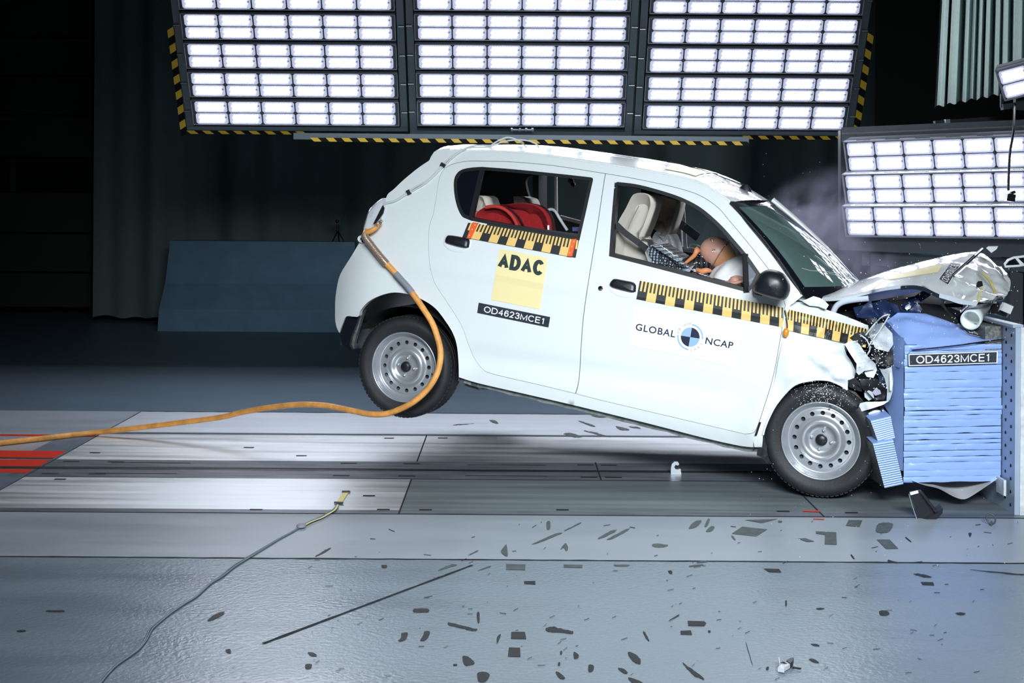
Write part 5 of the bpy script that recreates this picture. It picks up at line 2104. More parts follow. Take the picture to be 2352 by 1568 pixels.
m.build('strain_relief', [M_ORANGE, M_CHROME], cab, True)
# ================================================================== crash-test dummy
B4 = lambda x, y: (1400 + x / 5.6, 410 + y / 5.6)
dl = lambda x, y, yy=-.36: M_CAR @ C2(*B4(x, y), yy)
dum = empty('crash_test_dummy', dl(700, 1300), None, 'pinkish vinyl crash-test dummy slumped face down into the white airbag', 'crash-test dummy')
hc_ = dl(1385, 965, -.36)
XA = (dl(1600, 960) - dl(1170, 960)).normalized()
DX, DZ = Fx, Uz


def head_pt(u, v):
    th, ph = u * 2 * math.pi, (v - .5) * math.pi
    p = Vector((math.cos(ph) * math.cos(th), math.cos(ph) * math.sin(th), math.sin(ph)))
    # skull: long axis from crown to chin along +x, flattened face below
    x = p.x * (.098 if p.x < 0 else .112)
    y = p.y * .076
    z = p.z * (.088 if p.z > 0 else .078)
    if p.x > 0:
        z *= 1 - .16 * p.x
        y *= 1 - .14 * p.x
    # nose and brow on the face side (down, right)
    f = max(0, 1 - ((x - .055) ** 2 + y * y + (z + .075) ** 2) / .0012)
    z -= .022 * f
    return hc_ + Ly * y + Matrix.Rotation(R(-24), 3, Ly) @ (Fx * x + Uz * z) if False else hc_ + Ly * y + (Fx * math.cos(.42) - Uz * math.sin(.42)) * x + (Uz * math.cos(.42) + Fx * math.sin(.42)) * z


body = MB()
body.grid(head_pt, 40, 28, 0, closed_u=True)
# split line between face skin and skull cap: faces ahead of it take the tan skin
ax_h = (Fx * math.cos(.42) - Uz * math.sin(.42))
for i, f in enumerate(body.f):
    c = sum((body.v[k] for k in f), Vector()) / len(f)
    if (c - hc_).dot(ax_h) > .022:
        body.m[i] = 1
neck_a, neck_b = dl(1330, 1090), dl(1090, 1110)
body.tube([neck_a.lerp(hc_, .3), neck_a, neck_a.lerp(neck_b, .5), neck_b, neck_b.lerp(dl(800, 1300), .3)], lambda t: .040 + .02 * t, 16, 2)
# torso, shoulders and an arm on the steering wheel
tors = [dl(1100, 1190), dl(950, 1280), dl(760, 1440), dl(600, 1620)]
body.loft([[p + Ly * (w * math.cos(a)) + (Uz * .8 + Fx * .3) * (h * math.sin(a)) for a in [i * math.pi / 10 for i in range(20)]] for p, w, h in zip([neck_b.lerp(tors[0], .3)] + tors, (.06, .14, .20, .19, .16), (.05, .07, .09, .10, .09))], 3)
arm = [M_CAR @ C2(*B4(1060, 1330), -.56), M_CAR @ C2(*B4(1330, 1440), -.60), M_CAR @ C2(*B4(1560, 1400), -.60)]
body.tube(crom(arm, 6), lambda t: .050 - .012 * t, 14, 0)
o = body.build('body', [M_SKIN, M_SKIN2, M_RUBBER, M_SEATF], dum, True)
ring = MB()
for k in range(4):
    c = neck_a.lerp(neck_b, .10 + .27 * k)
    d = (neck_b - neck_a).normalized()
    ring.lathe([(.03, -.009), (.052, -.008), (.055, 0), (.052, .008), (.03, .009)], c, d, 28)
ring.build('neck_disc', [M_BLACKG], dum, True)
seam = MB()
b1 = Ly
b2 = (Uz * math.cos(.42) + Fx * math.sin(.42))
seam.tube([hc_ + ax_h * .022 + b1 * (.0755 * math.cos(a)) + b2 * ((.086 if math.sin(a) > 0 else .0765) * math.sin(a)) for a in [i * math.pi / 24 for i in range(48)]], .0022, 5, closed=True)
seam.build('face_seam', [mat('seam_brown', (.22, .10, .07), .6)], dum, True)
for x, y in ((1318, 790), (1342, 930), (1495, 850), (1180, 1010)):
    h = MB()
    p = dl(x, y, -.36)
    d = (p - hc_)
    v = (CAMP - p).normalized()
    # on to the skull surface towards the camera
    lo = p
    for s in range(60):
        lo = p + v * (.0 + s * .002)
        q = lo - hc_
        e = (q.dot(Ly) / .076) ** 2 + (q.dot(ax_h) / (.098 if q.dot(ax_h) < 0 else .112)) ** 2 + (q.dot(b2) / .086) ** 2
        if e > 1.0:
            break
    n = (Ly * (q.dot(Ly) / .076 ** 2) + ax_h * (q.dot(ax_h) / .105 ** 2) + b2 * (q.dot(b2) / .086 ** 2)).normalized()
    h.lathe([(0, -.004), (.006, -.003), (.0075, .001), (.0095, .0015), (.010, -.002)], lo, n, 14)
    h.build('head_bolt', [M_CHROME], dum, True)
col = MB()
cp = [dl(930, 1125, -.42), dl(1010, 1060, -.44), dl(1090, 990, -.45), dl(1120, 930, -.45), dl(1150, 905, -.43)]
col.loft([[Vector(p) + (Fx * .7 - Uz * .7) * (w * c) + Ly * (t * s) for c, s in ((-1, -.6), (0, -1), (1, -.6), (1, .6), (0, 1), (-1, .6))] for p, w, t in zip(crom(cp, 3), *[[a + (b - a) * i / 12 for i in range(13)] for a, b in ((.005, .017), (.012, .016))])], 0)
col.build('collar_bone', [M_DORANGE], dum, True)
col = MB()
cp = [dl(1120, 1165, -.44), dl(1180, 1190, -.46), dl(1250, 1180, -.46), dl(1300, 1185, -.44)]
col.tube(crom(cp, 4), lambda t: .008 + .007 * math.sin(t * 3.1), 10)
col.build('collar_bone', [M_DORANGE], dum, True)
hand = MB()
hp = [M_CAR @ C2(*B4(x, y), -.60) for x, y in ((1585, 1420), (1610, 1370), (1620, 1310), (1615, 1270))]
hand.loft([[p + Fx * (.036 * k * math.cos(a)) + Ly * (.030 * k * math.sin(a)) for a in [i * math.pi / 10 for i in range(20)]] for p, k in zip(hp, (.85, 1.0, .95, .55))])
for k in range(4):
    a = M_CAR @ C2(*B4(1560 + 28 * k, 1290), -.585)
    hand.tube(crom([a, a + Fx * .030 + Uz * (.014 - .003 * k) + Ly * .01, a + Fx * .050 - Uz * .004 + Ly * .03, a + Fx * .045 - Uz * .022 + Ly * .045], 3), lambda t: .0095 - .002 * t, 8)
a = M_CAR @ C2(*B4(1570, 1350), -.625)
hand.tube(crom([a, a + Fx * .035 - Ly * .006 + Uz * .012, a + Fx * .058 + Uz * .022], 3), lambda t: .0105 - .002 * t, 8)
hand.build('hand', [M_SKIN], dum, True)

# ================================================================== child seat on the rear bench
A1 = lambda x, y: (1040 + x / 6.918, 370 + y / 6.918)
cs = empty('child_seat', M_CAR @ C2(*A1(900, 1300), -.3), None, 'red fabric child seat with a black shell on the rear bench', 'child seat')


def slab_w(name, pts, y0, y1, r, mt, par=None):
    m = MB()
    slab(m, pts, y0, y1, r)
    m.v = [M_CAR @ p for p in m.v]
    return m.build(name, mt, par or cs, True)


slab_w('side_wing', [A1(*p) for p in ((360, 900), (400, 800), (500, 740), (620, 722), (740, 735), (850, 790), (940, 880), (1000, 980), (1040, 1090), (1000, 1250), (600, 1250), (380, 1100))], -.60, -.48, .04, [M_RED])
slab_w('seat_back', [A1(*p) for p in ((700, 720), (850, 690), (1000, 668), (1150, 670), (1300, 705), (1400, 770), (1470, 860), (1505, 960), (1515, 1060), (1500, 1250), (900, 1250), (700, 1000))], -.46, -.33, .06, [M_RED])
m = MB()
m.tube([M_CAR @ C2(*A1(x, y), -.61) for x, y in crom([(520, 737), (640, 720), (760, 738), (860, 792), (950, 885), (1005, 985), (1038, 1080)], 5)], .010, 8)
m.build('piping', [mat('red_piping', (.48, .03, .025), .8)], cs, True)
m = MB()
hoop = [(1455, 818), (1500, 785), (1570, 765), (1630, 800), (1690, 900), (1760, 1010), (1820, 1100)]
hp = [M_CAR @ C2(*A1(x, y), -.04) for x, y in crom(hoop, 5)]
m.tube(hp, .009, 8, 1)
lo = [M_CAR @ C2(*A1(x, 1200), .02) for x, y in crom(hoop, 5)]
n = len(hp)
m.add(hp + lo, [(i, i + 1, n + i + 1, n + i) for i in range(n - 1)], 0, True)
m.build('shell', [M_BLACK, M_WIRE], cs, True)
m = MB()
m.box(M_CAR @ C2(*A1(1970, 1080), -.35), (.05, .05, .022))
m.build('buckle', [mat('blue_buckle', (.01, .04, .22), .4)], cs, True)
m = MB()
m.box(M_CAR @ C2(*A1(1518, 1062), -.47), (.010, .006, .03))
m.build('care_tag', [M_WHITE], cs, True)

# ================================================================== deformable barrier block
BX0, BX1, BY = U(2077, 900, 6.55).x, U(2300, 900, 6.55).x, 6.55
BZ0, BZ1 = U(2180, 1106, BY).z, U(2180, 790, BY).z
bk = empty('barrier_block', ((BX0 + BX1) / 2, BY + .5, 0), None, 'blue layered crash barrier block bolted to the steel wall, struck by the car', 'barrier')
m = MB()
random.seed(11)
zc = [0.0]
while zc[-1] < 1:
    zc.append(zc[-1] + random.uniform(.028, .062))
zc = [z / zc[-1] for z in zc]
for k in range(len(zc) - 1):
    z0 = BZ0 + (BZ1 - BZ0) * zc[k]
    z1 = BZ0 + (BZ1 - BZ0) * zc[k + 1] - random.choice((.0005, .001, .0025))
    sd = random.random() * 40

    def layer(u, v, z0=z0, z1=z1, sd=sd, k=k):
        x = BX0 + (BX1 - BX0) * u
        tilt = (u - .5) * .012
        w = math.sin(math.pi * v) ** .6
        bulge = .0012 * w + .007 * max(0, noise.noise((u * 4, sd, 0))) * w + .0035 * noise.noise((u * 3, sd, 5)) + .002 * noise.noise((u * 14, sd + v, 5)) * w
        lip = .0035 * noise.noise((u * 7, sd + 9, 0))
        return Vector((x + .006 * noise.noise((sd, k, 0)) * (1 if u in (0, 1) else 0), BY - bulge, z0 + (z1 - z0) * v + tilt + lip * (1 if v in (0,) else 0)))
    m.grid(layer, 60, 6)
m.add([(BX0, BY + .012, BZ0 - .006), (BX1, BY + .012, BZ0 + .006), (BX1, BY + .012, BZ1 + .006), (BX0, BY + .012, BZ1 - .006)], [(0, 1, 2, 3)], 1)
layers = m.build('blue_layers', [M_BLUE, M_GAP], bk, True)
m = MB()
m.box(((BX0 + BX1) / 2 + .002, BY + .52, (BZ0 + BZ1) / 2), (BX1 - BX0 - .012, 1.0, BZ1 - BZ0 - .03))
m.build('honeycomb_core', [M_HONEY], bk, True)
# front cladding sheet wrapped over the struck face
m = MB()


def wrap(u, v):
    y = BY + .004 + .95 * u
    z = BZ0 + .05 + (BZ1 - BZ0 - .02) * v
    return Vector((BX0 - .002 - .060 * math.sin(math.pi * min(1, u * 1.2)) - .03 * min(1, u * 4) * (noise.noise((u * 5, v * 6, 0)) + .5 * math.sin(u * 9 + v * 4)), y, z + .02 * noise.noise((u * 4, 1, 1))))


m.grid(wrap, 24, 20)
m.build('struck_face_sheet', [M_BLUE], bk, True)
m = MB()
top = [(2095, 802), (2150, 797), (2210, 790), (2260, 783), (2306, 777)]
bac = [(2035, 737), (2062, 718), (2126, 720), (2200, 742), (2290, 774)]


def tent(u, v):
    q = u * 4
    i = min(int(q), 3)
    a = U(top[i][0] + (top[i + 1][0] - top[i][0]) * (q - i), top[i][1] + (top[i + 1][1] - top[i][1]) * (q - i), BY - .02)
    b = U(bac[i][0] + (bac[i + 1][0] - bac[i][0]) * (q - i), bac[i][1] + (bac[i + 1][1] - bac[i][1]) * (q - i), BY + .24)
    p = a.lerp(b, v)
    return p + Vector((0, 0, .012 * math.sin(math.pi * v) * math.sin(u * 5) + .010 * noise.noise((u * 4, v * 4, 2)) * min(1, v * 6)))


m.grid(tent, 40, 20)
m.grid(lambda u, v: tent(u, 1) + Vector((0, .25 * v, -.16 * v)), 30, 6)
m.grid(lambda u, v: tent(0, v).lerp(Vector((BX0 - .02, BY + .02 + .4 * v, BZ1 - .12)), u), 10, 10)
tent_o = m.build('top_cladding_sheet', [M_BLUE], bk, True)
m = MB()
m.grid(lambda u, v: tent(u, 0) + Vector((0, -.002, -.003 - .004 * v)), 30, 1)
m.build('sheet_edge', [M_GAP], tent_o, True)
m = MB()
qx = quad_fn((0, 0), (1, 0), (1, 1), (0, 1), lambda u, v: tent(.70 + .24 * u, .78 - .42 * v) + Vector((0, -.002, .004)))
cell(m, qx, 0, 1, 0, 1, 1, 8, 4)
qx = quad_fn((0, 0), (1, 0), (1, 1), (0, 1), lambda u, v: tent(.70 + .24 * u, .78 - .42 * v) + Vector((0, -.003, .006)))
cell(m, qx, .02, .98, .08, .92, 0, 8, 4)
qx = quad_fn((0, 0), (1, 0), (1, 1), (0, 1), lambda u, v: tent(.70 + .24 * u, .78 - .42 * v) + Vector((0, -.004, .008)))
stroke_on(m, 'OD4623MCE1', qx, .08, .94, .22, .80, 1)
m.build('code_label', [M_PLATE, M_WHITE], tent_o, True)
pl4 = ((2086.5, 813), (2292, 806), (2291, 834), (2087.5, 840.5))
m = MB()
fz = lambda o: (lambda x, y: U(x, y, BY - .022 - o))
q = quad_fn(*pl4, fz(0))
cell(m, q, 0, 1, 0, 1, 1)
cell(m, quad_fn(*pl4, fz(.002)), .012, .988, .08, .92, 0)
stroke_on(m, 'OD4623MCE1', quad_fn(*pl4, fz(.004)), .085, .905, .17, .82, 1)
m.prism([U(x, y, BY - .021) for x, y in pl4], (0, .02, 0), 0)
m.build('code_label', [M_PLATE, M_WHITE], bk, True)
# crushed bumper element in front of the block
for pts, yy in ((((2000, 968), (2046, 957), (2056, 1006), (2018, 1018)), 6.50), (((2005, 1020), (2052, 1012), (2075, 1112), (2032, 1121)), 6.47)):
    m = MB()
    a, b, c, d = [U(x, y, yy) for x, y in pts]
    n = 11 if yy > 6.48 else 20
    for k in range(n):
        t0, t1 = k / n, (k + 1) / n - .01
        l0, r0 = a.lerp(d, t0), b.lerp(c, t0)
        l1, r1 = a.lerp(d, t1), b.lerp(c, t1)
        m.grid(lambda u, v, q=(l0, r0, l1, r1): q[0].lerp(q[1], u).lerp(q[2].lerp(q[3], u), v) + Vector((0, -.002 * math.sin(math.pi * v), 0)), 4, 3)
    m.prism([a + Vector((0, .002, 0)), b + Vector((0, .002, 0)), c + Vector((0, .002, 0)), d + Vector((0, .002, 0))], (.0, .30, 0), 1)
    m.prism([b, b + Vector((.035, .25, .02)), c + Vector((.035, .25, .02)), c], (.002, .002, 0), 1)
    m.prism([a, b, b + Vector((.01, .28, .02)), a + Vector((.01, .28, .02))], (0, 0, .004), 0)
    m.build('bumper_honeycomb', [M_BLUE, M_HONEY], bk, True)
m = MB()
scr = [U(x, y, 6.62) for x, y in ((1988, 952), (2008, 942), (2030, 942), (2020, 954), (2004, 966))]
m.prism(scr, (.02, .2, 0))
m.build('cover_plate', [M_FRAMEW], bk, True)
m = MB()


def hang(u, v):
    x0, x1 = U(2094, 1107, BY).x, U(2292, 1098, BY).x
    x = x0 + (x1 - x0) * u
    s = math.sin(math.pi * u ** .95)
    e = U(2094 + 198 * u, [1108, 1112, 1122, 1134, 1144, 1146, 1138, 1122, 1098][min(8, int(u * 8))] if False else 0, BY)
    yb = herm([(0, 1104), (.12, 1113), (.3, 1122), (.45, 1138), (.55, 1145.5), (.62, 1145), (.75, 1130), (1, 1096)], u)
    zb = U(2094 + 198 * u, yb, BY - .02).z
    zt = BZ0 + .004
    d = .30 * (1 - v)
    return Vector((x, BY - .02 + d, zt + (zb - zt) * v ** .8))


m.grid(hang, 40, 10)
m.build('hanging_sheet', [mat('bright_aluminium', (.82, .83, .88), .32, metal=.35)], bk, True)

# ================================================================== steel mounting wall
XW_ = 2.385
mw = empty('mounting_frame', (XW_ + .3, 7.2, 0), None, 'grey drilled steel mounting plate standing at the right edge behind the blue block', 'steel frame')
m = MB()
zt = U(2346, 752, 6.38).z
m.box((XW_ + .012, 7.30, zt / 2), (.024, 1.84, zt))
m.build('side_plate', [M_FRAMEST], mw, True)
m = MB()
m.box((XW_ + .045, 6.385, zt / 2), (.042, .02, zt))
m.box((XW_ + .012, 7.30, zt + .006), (.05, 1.84, .014), None, 1)
m.build('plate_edge', [M_FRAMEW, M_FRAMEST], mw, True)
hm = MB()
for k in range(14):
    for j, yy in enumerate((6.43, 6.50, 7.0, 7.2)):
        z = .06 + k * .062 - (.022 if j % 2 == 0 else 0)
        hm.lathe([(0, .002), (.008, .002), (.008, -.004)], (XW_, yy, z), (-1, 0, 0), 12)
hm.build('drilled_hole', [M_GAP], mw, True)
m = MB()
m.box((XW_ - .045, 6.70, zt - .07), (.08, .30, .12))
m.build('honeycomb_end', [M_HONEY], mw, True)
m = MB()
m.box((XW_ + .40, 7.15, .05), (.7, 1.3, .1))
m.box((XW_ + .40, 7.3, .42), (.66, 1.0, .5))
m.build('support_block', [M_DARKST], mw, True)
m = MB()
m.box((XW_ + .12, 6.42, .55), (.10, .03, .5))
m.box((XW_ + .12, 6.41, .22), (.10, .03, .05), None, 1)
m.box((XW_ + .12, 6.40, .36), (.10, .02, .06), None, 2)
m.build('end_face', [M_FRAMEW, M_DARKST, M_CLIP], mw, True)
m = MB()
a, b = U(2296, 1095, 6.53), U(2296, 1130, 6.53)
m.box((XW_ - .02, 6.5, (a.z + b.z) / 2), (.012, .1, a.z - b.z))
m.build('mounting_lug', [M_FRAMEW], mw, True)

# ================================================================== loose things
hk = empty('tow_hook', FL(1552, 1089), None, 'small steel tow hook standing in the floor rail under the car', 'hook')
m = MB()
hp0 = [(1541, 1089), (1541, 1076), (1543, 1066), (1549, 1060), (1557, 1060), (1560, 1066), (1557, 1069), (1552, 1067), (1549, 1072), (1551, 1077), (1556, 1078), (1563, 1076), (1565, 1089)]
dh = FL(1552, 1089).y
P = [U(x, y, dh) for x, y in hp0]
m.prism(P, (0, .02, 0))
m.build('hook_plate', [mat('worn_hook_steel', (.40, .43, .45), .4, metal=.5)], hk, True)

fw = empty('floor_wire', FL(560, 1285), None, 'thin grey wire with pale yellow tape running across the floor to the lower left', 'wire')
wp = [(776, 1158), (768, 1170), (752, 1180), (738, 1188), (715, 1197), (692, 1209), (670, 1222), (640, 1238), (600, 1262), (560, 1286), (535, 1302), (510, 1322), (485, 1338), (470, 1352), (450, 1370), (420, 1388), (390, 1408), (360, 1432), (346, 1446), (335, 1468), (318, 1490), (295, 1508), (262, 1532), (230, 1568), (205, 1600)]
m = MB()
for o in (-1, 1):
    P = []
    for i, (x, y) in enumerate(crom(wp, 5)):
        P.append(FL(x + o * (1.2 + 1.2 * math.sin(i * .16)), y + .5 * o, .005))
    m.tube(P, .0038, 6)
m.build('twin_lead', [M_CABLEK if False else mat('slate_wire', (.11, .15, .18), .4)], fw, True)
m = MB()
c = crom(wp[:6], 5)
m.add([FL(x - 1.5, y, .011) for x, y in c] + [FL(x + 2.5, y + 1, .011) for x, y in c], [(i, i + 1, len(c) + i + 1, len(c) + i) for i in range(len(c) - 1)])
for a in ([(790, 1130), (801, 1130), (784, 1156), (773, 1154)],):
    m.prism([FL(x, y, .0035) for x, y in a], (0, 0, .003))
m.build('yellow_tape', [M_YTAPE], fw, True)
for a in ([(786, 1128), (803, 1128), (805, 1131), (785, 1131)], [(768, 1153), (789, 1154), (788, 1157), (767, 1156)]):
    m = MB()
    m.prism([FL(x, y, .006) for x, y in a], (0, 0, .004))
    m.build('black_tape', [M_TBLK], fw, True)
m = MB()
m.ball(FL(692, 1207, .012), (.022, .03, .010), nu=12, nv=8)
m.build('wire_knot', [M_GTAPE], fw, True)

# falling black bracket
fb2 = empty('plastic_bracket', U(2125, 1190, 6.30), None, 'black plastic bracket with a white tag falling below the blue block', 'debris')
m = MB()
A = [U(x, y, 6.30) for x, y in ((2088, 1130), (2112, 1126), (2150, 1172), (2141, 1190), (2113, 1196))]
m.prism(A, (.01, .02, 0))
B = [U(x, y, 6.28) for x, y in ((2108, 1198), (2128, 1192), (2148, 1180), (2166, 1168), (2165, 1178), (2140, 1203), (2117, 1210))]
m.prism(B, (.0, .05, .012))
m.bar(U(2116, 1130, 6.29), U(2150, 1175, 6.29), .02, .012)
m.build('bracket_body', [M_BLACK], fb2, True)
m = MB()
m.prism([U(x, y, 6.285) for x, y in ((2090, 1131), (2108, 1126), (2110, 1132), (2092, 1137))], (0, .006, 0))
m.build('white_tag', [M_WHITE], fb2, True)
m = MB()
m.tube([U(x, y, 6.29) for x, y in ((2088, 1134), (2095, 1160), (2106, 1192))], .004, 6)
m.build('bent_edge', [M_BARE], fb2, True)


def shard(name, pts, d, thick, mt, label, mk=None):
    P = [U(x, y, d) for x, y in pts]
    c = sum(P, Vector()) / len(P)
    m = MB()
    m.prism([p - c for p in P], (thick * .4, thick, thick * .3))
    o = m.build(name, mt)
    o.location = c
    return tag(o, label, 'debris')


shard('white_shard', [S7(*p) for p in ((1118, 180), (1150, 160), (1280, 158), (1260, 195), (1188, 245), (1150, 210))], 7.1, .01, [M_PAINT], 'flat white shard flying above the tip of the bonnet')
# black rod stuck on the bonnet
m = MB()
a, b = M_CAR @ onbon(*S7(650, 560), .03), M_CAR @ onbon(*S7(850, 375), .03)
c = U(*S7(1065, 190), a.y - .02)
L0 = [a, a.lerp(c, .5), c]
m.tube([p - a for p in L0], .009, 6)
o = m.build('black_rod', [M_BLACK])
o.location = a
tag(o, 'thin black rod with white edge lying across the bonnet number label', 'debris')
m = MB()
m.bar(a.lerp(c, .05) + Vector((0, -.01, -.008)) - a, a.lerp(c, .45) + Vector((0, -.01, -.008)) - a, .006, .008)
m.bar(a.lerp(c, .72) + Vector((0, -.01, .006)) - a, a.lerp(c, .99) + Vector((0, -.01, .006)) - a, .006, .007)
m.build('white_edge', [M_WHITE], o)

tb = empty('white_tube', U(2240, 720, 6.75), None, 'short white plastic tube tumbling in front of the crushed bonnet nose', 'debris')
m = MB()
ta, tb2 = U(*S7(1055, 960), 6.95), U(*S7(900, 1175), 6.62)
ax = (tb2 - ta)
m.lathe([(0, 0), (.042, 0), (.046, .012), (.046, ax.length * .72), (.049, ax.length * .73), (.049, ax.length), (.041, ax.length), (.038, ax.length * .6), (0, ax.length * .6)], ta, ax, 28)
m.build('tube_wall', [mat('white_plastic', (.74, .78, .78), .4)], tb, True)
m = MB()
m.ball(ta + Vector((.01, .05, .02)), (.07, .05, .05), nu=14, nv=8)
m.build('tube_elbow', [mat('white_plastic_dull', (.62, .68, .72), .5)], tb, True)

lf = empty('lamp_fragment', U(2340, 605, 7.0), None, 'white-rimmed dark lamp fragment flying at the right edge above the steel plate', 'debris')
m = MB()
lp = [S7(*p) for p in ((1375, 400), (1420, 345), (1500, 310), (1640, 295), (1760, 290), (1760, 400), (1640, 410), (1560, 425), (1380, 435))]
m.prism([U(x, y, 7.0) for x, y in lp], (.02, .04, 0))
m.build('lamp_back', [M_BLACKG], lf, True)
m = MB()
m.tube([U(x, y, 6.99) for x, y in lp], .007, 6, closed=True)
m.prism([U(*S7(x, y), 6.985) for x, y in ((1520, 322), (1560, 320), (1640, 395), (1590, 410))], (0, .01, 0))
m.build('white_rim', [M_PAINT], lf, True)

for pts, d, mt, nm, lab in (
        (((1125, 1000), (1170, 945), (1260, 945), (1300, 980), (1270, 1090), (1200, 1080), (1150, 1100)), 7.2, M_BLACK, 'plastic_clip', 'black plastic clip spinning just right of the white tube'),
        (((1310, 990), (1380, 960), (1480, 990), (1450, 1050), (1330, 1070), (1290, 1040)), 7.25, M_DARKST, 'lamp_socket', 'dark lamp socket with a white plug spinning right of the black clip'),
        (((470, 870), (500, 848), (560, 870), (560, 905), (520, 918), (475, 895)), 6.9, M_PAINT, 'white_chip', 'rounded white chip flying under the bonnet edge'),
        (((-10, 1010), (60, 965), (40, 1000), (70, 1010), (20, 1035), (25, 1048)), 6.55, M_PAINT, 'white_splinter', 'forked white splinter flying above the blue cover sheet'),
        (((520, 1100), (560, 1010), (620, 1000), (740, 1050), (760, 1120), (690, 1180), (600, 1175)), 7.0, M_LAMPW, 'lamp_reflector', 'crumpled pale lamp reflector behind the blue cover sheet'),
        (((280, 1040), (480, 960), (700, 935), (800, 945), (790, 1000), (600, 1000), (420, 1030), (300, 1060)), 6.98, M_BLACK, 'broken_crossmember', 'curved black bar wedged between bonnet and blue cover sheet'),
        (((760, 1080), (860, 990), (930, 960), (915, 1060), (860, 1130), (800, 1200), (730, 1170)), 6.95, M_BLACK, 'torn_grille', 'torn black grille piece left of the white tube'),
        (((770, 900), (880, 895), (960, 930), (1000, 970), (900, 945), (790, 930)), 6.85, M_LAMPW, 'lens_strip', 'curved pale lens strip hanging below the bonnet nose'),
        (((1200, 1085), (1290, 1050), (1460, 1050), (1410, 1140), (1330, 1130)), 7.3, M_GTAPE, 'bent_sheet', 'bent grey sheet piece below the lamp socket')):
    shard(nm, [S7(*p) for p in pts], d, .03, [mt], lab)
m = MB()
q = U(*S7(1395, 1010), 7.23)
m.box((0, 0, 0), (.055, .03, .045), Matrix.Rotation(.4, 3, 'Y'))
m.build('white_plug', [M_WHITE], bpy.data.objects['lamp_socket']).location = q - bpy.data.objects['lamp_socket'].location

# pieces lying on the floor in the foreground
fr = empty('trim_splinter', FL(1800, 1535), None, 'pale pointed trim splinter with a dark tip on the floor at the bottom right', 'debris')
m = MB()
G = lambda x, y, z=.004: FL(1500 + x / 2.7606, 1100 + y / 2.7606, z)
m.prism([G(790, 1220), G(800, 1205), G(850, 1180), G(872, 1195), G(835, 1218), G(832, 1228)], (0, 0, .012))
m.prism([G(795, 1165), G(800, 1168), G(806, 1205), G(800, 1210)], (0, 0, .02))
m.build('pale_strip', [M_LAMPW], fr, True)
m = MB()
m.prism([G(845, 1180), G(875, 1162), G(892, 1162), G(885, 1185), G(870, 1198)], (0, 0, .016))
m.bar(G(885, 1192, .006), G(938, 1200, .006), .006, .004)
m.bar(G(820, 1160, .02), G(860, 1178, .012), .005, .004)
m.build('dark_tip', [M_BLACK], fr, True)
m = MB()
rb = FL(2276, 1203)
m.tube([rb + Vector((.02 * math.cos(a), .014 * math.sin(a), .024 + .020 * math.sin(a * 1.0))) for a in [i * math.pi / 8 for i in range(16)]], .004, 6, closed=True)
m.v = [p - rb for p in m.v]
o = m.build('cable_clip', [M_DARKST])
o.location = rb
tag(o, 'small dark ring clip lying on the floor below the steel plate', 'debris')

# flying and settled crumbs of glass and paint: too many to count
m = MB()
random.seed(77)


def crumb(p, s):
    a = Matrix.Rotation(random.random() * 6.28, 3, Vector((random.gauss(0, 1), random.gauss(0, 1), random.gauss(0, 1))).normalized())
    vs = [p + a @ (Vector(q) * s * .8 * random.uniform(.6, 1.3)) for q in ((1, 0, -.5), (-.6, .8, -.4), (-.5, -.8, -.5), (0, .1, .8))]
    m.add(vs, [(0, 1, 2), (0, 2, 3), (2, 1, 3), (1, 0, 3)])


for i in range(430):
    x, y = random.gauss(1890, 34), random.gauss(905, 17)
    if (x - 1885) ** 2 + (y - 1012) ** 2 < 88 ** 2 or not 1800 < x < 1990:
        continue
    crumb(M_CAR @ C2(x, y, -.735 - random.random() * .05), random.uniform(.0012, .0042))
for i in range(260):
    x, y = random.gauss(2010, 22), random.gauss(810, 40)
    crumb(M_CAR @ C2(x, y, -.75 - random.random() * .05), random.uniform(.0015, .006))
for i in range(330):
    x, y = random.gauss(2120, 130), random.gauss(690, 75)
    if x > 2345:
        continue
    crumb(U(x, y, random.uniform(6.2, 6.5)), random.uniform(.001, .0042))
for i in range(110):
    x, y = random.uniform(1700, 2340), random.uniform(900, 1300)
    crumb(U(x, y, random.uniform(5.9, 6.25)) if y < 1150 else FL(x, y, .003), random.uniform(.0008, .0032))
for i in range(50):
    crumb(U(random.gauss(1750, 170), random.gauss(440, 110), random.uniform(6, 7)), random.uniform(.001, .0022))
o = m.build('glass_crumbs', [mat('bright_crumb', (.85, .88, .90), .25)])
tag(o, 'white crumbs of glass and paint flying around the impact', 'debris', None, 'stuff')

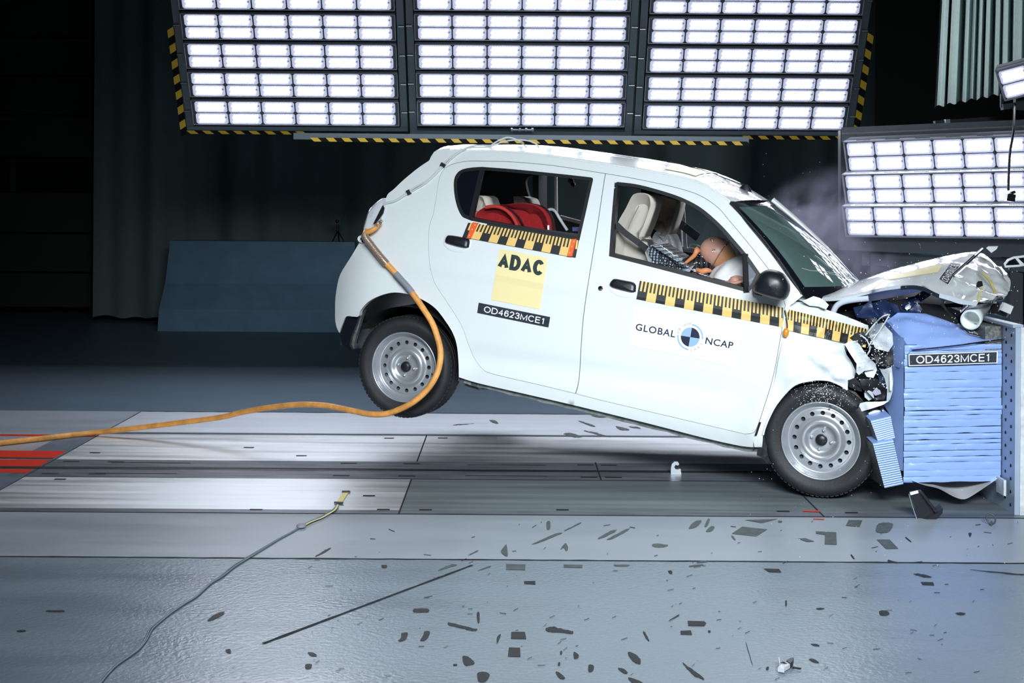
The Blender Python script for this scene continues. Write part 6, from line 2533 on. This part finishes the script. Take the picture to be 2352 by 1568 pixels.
# ================================================================== smoke
def smoke(name, c, rad, dens, label, col=(.74, .74, 1.0), sc=2.6, rot=0.0):
    m = MB()
    m.ball((0, 0, 0), (1, 1, 1), nu=20, nv=12)
    vm = bpy.data.materials.new(name)
    vm.use_nodes = True
    nt = vm.node_tree
    nt.nodes.remove(nt.nodes['Principled BSDF'])
    vol = nt.nodes.new('ShaderNodeVolumePrincipled')
    vol.inputs['Color'].default_value = (*col, 1)
    vol.inputs['Anisotropy'].default_value = .0
    tc = nt.nodes.new('ShaderNodeTexCoord')
    n = nt.nodes.new('ShaderNodeTexNoise')
    n.inputs['Scale'].default_value = sc
    n.inputs['Detail'].default_value = 6
    n.inputs['Distortion'].default_value = .6
    nt.links.new(tc.outputs['Object'], n.inputs['Vector'])
    ln = nt.nodes.new('ShaderNodeVectorMath')
    ln.operation = 'LENGTH'
    nt.links.new(tc.outputs['Object'], ln.inputs[0])
    fall = nt.nodes.new('ShaderNodeMapRange')
    fall.inputs['From Min'].default_value = 1.0
    fall.inputs['From Max'].default_value = .0
    nt.links.new(ln.outputs['Value'], fall.inputs['Value'])
    mr = nt.nodes.new('ShaderNodeMapRange')
    mr.inputs['From Min'].default_value = .42
    mr.inputs['From Max'].default_value = .72
    nt.links.new(n.outputs['Fac'], mr.inputs['Value'])
    mu = nt.nodes.new('ShaderNodeMath')
    mu.operation = 'MULTIPLY'
    sq = nt.nodes.new('ShaderNodeMath')
    sq.operation = 'POWER'
    sq.inputs[1].default_value = 1.7
    nt.links.new(fall.outputs[0], sq.inputs[0])
    nt.links.new(sq.outputs[0], mu.inputs[0])
    nt.links.new(mr.outputs[0], mu.inputs[1])
    mu2 = nt.nodes.new('ShaderNodeMath')
    mu2.operation = 'MULTIPLY'
    mu2.inputs[1].default_value = dens
    nt.links.new(mu.outputs[0], mu2.inputs[0])
    nt.links.new(mu2.outputs[0], vol.inputs['Density'])
    nt.links.new(vol.outputs[0], nt.nodes['Material Output'].inputs['Volume'])
    o = m.build(name, [vm])
    o.location = c
    o.scale = rad
    o.rotation_euler = (0, rot, 0)
    return tag(o, label, 'smoke', None, 'stuff')


smoke('smoke_plume', U(1850, 545, 8.3), (.36, .34, .56), 20.0, 'thin bluish smoke drifting up behind the windscreen', rot=.75, sc=2.2)
smoke('smoke_haze', U(1950, 640, 8.1), (.36, .32, .36), 12.0, 'thin bluish haze rising behind the bonnet hinge', sc=2.4)
smoke('smoke_puff', M_CAR @ C2(1655, 540, .15), (.20, .16, .11), 16.0, 'small blue puff of airbag smoke above the dummy head', (.6, .7, 1.0), 2.6)
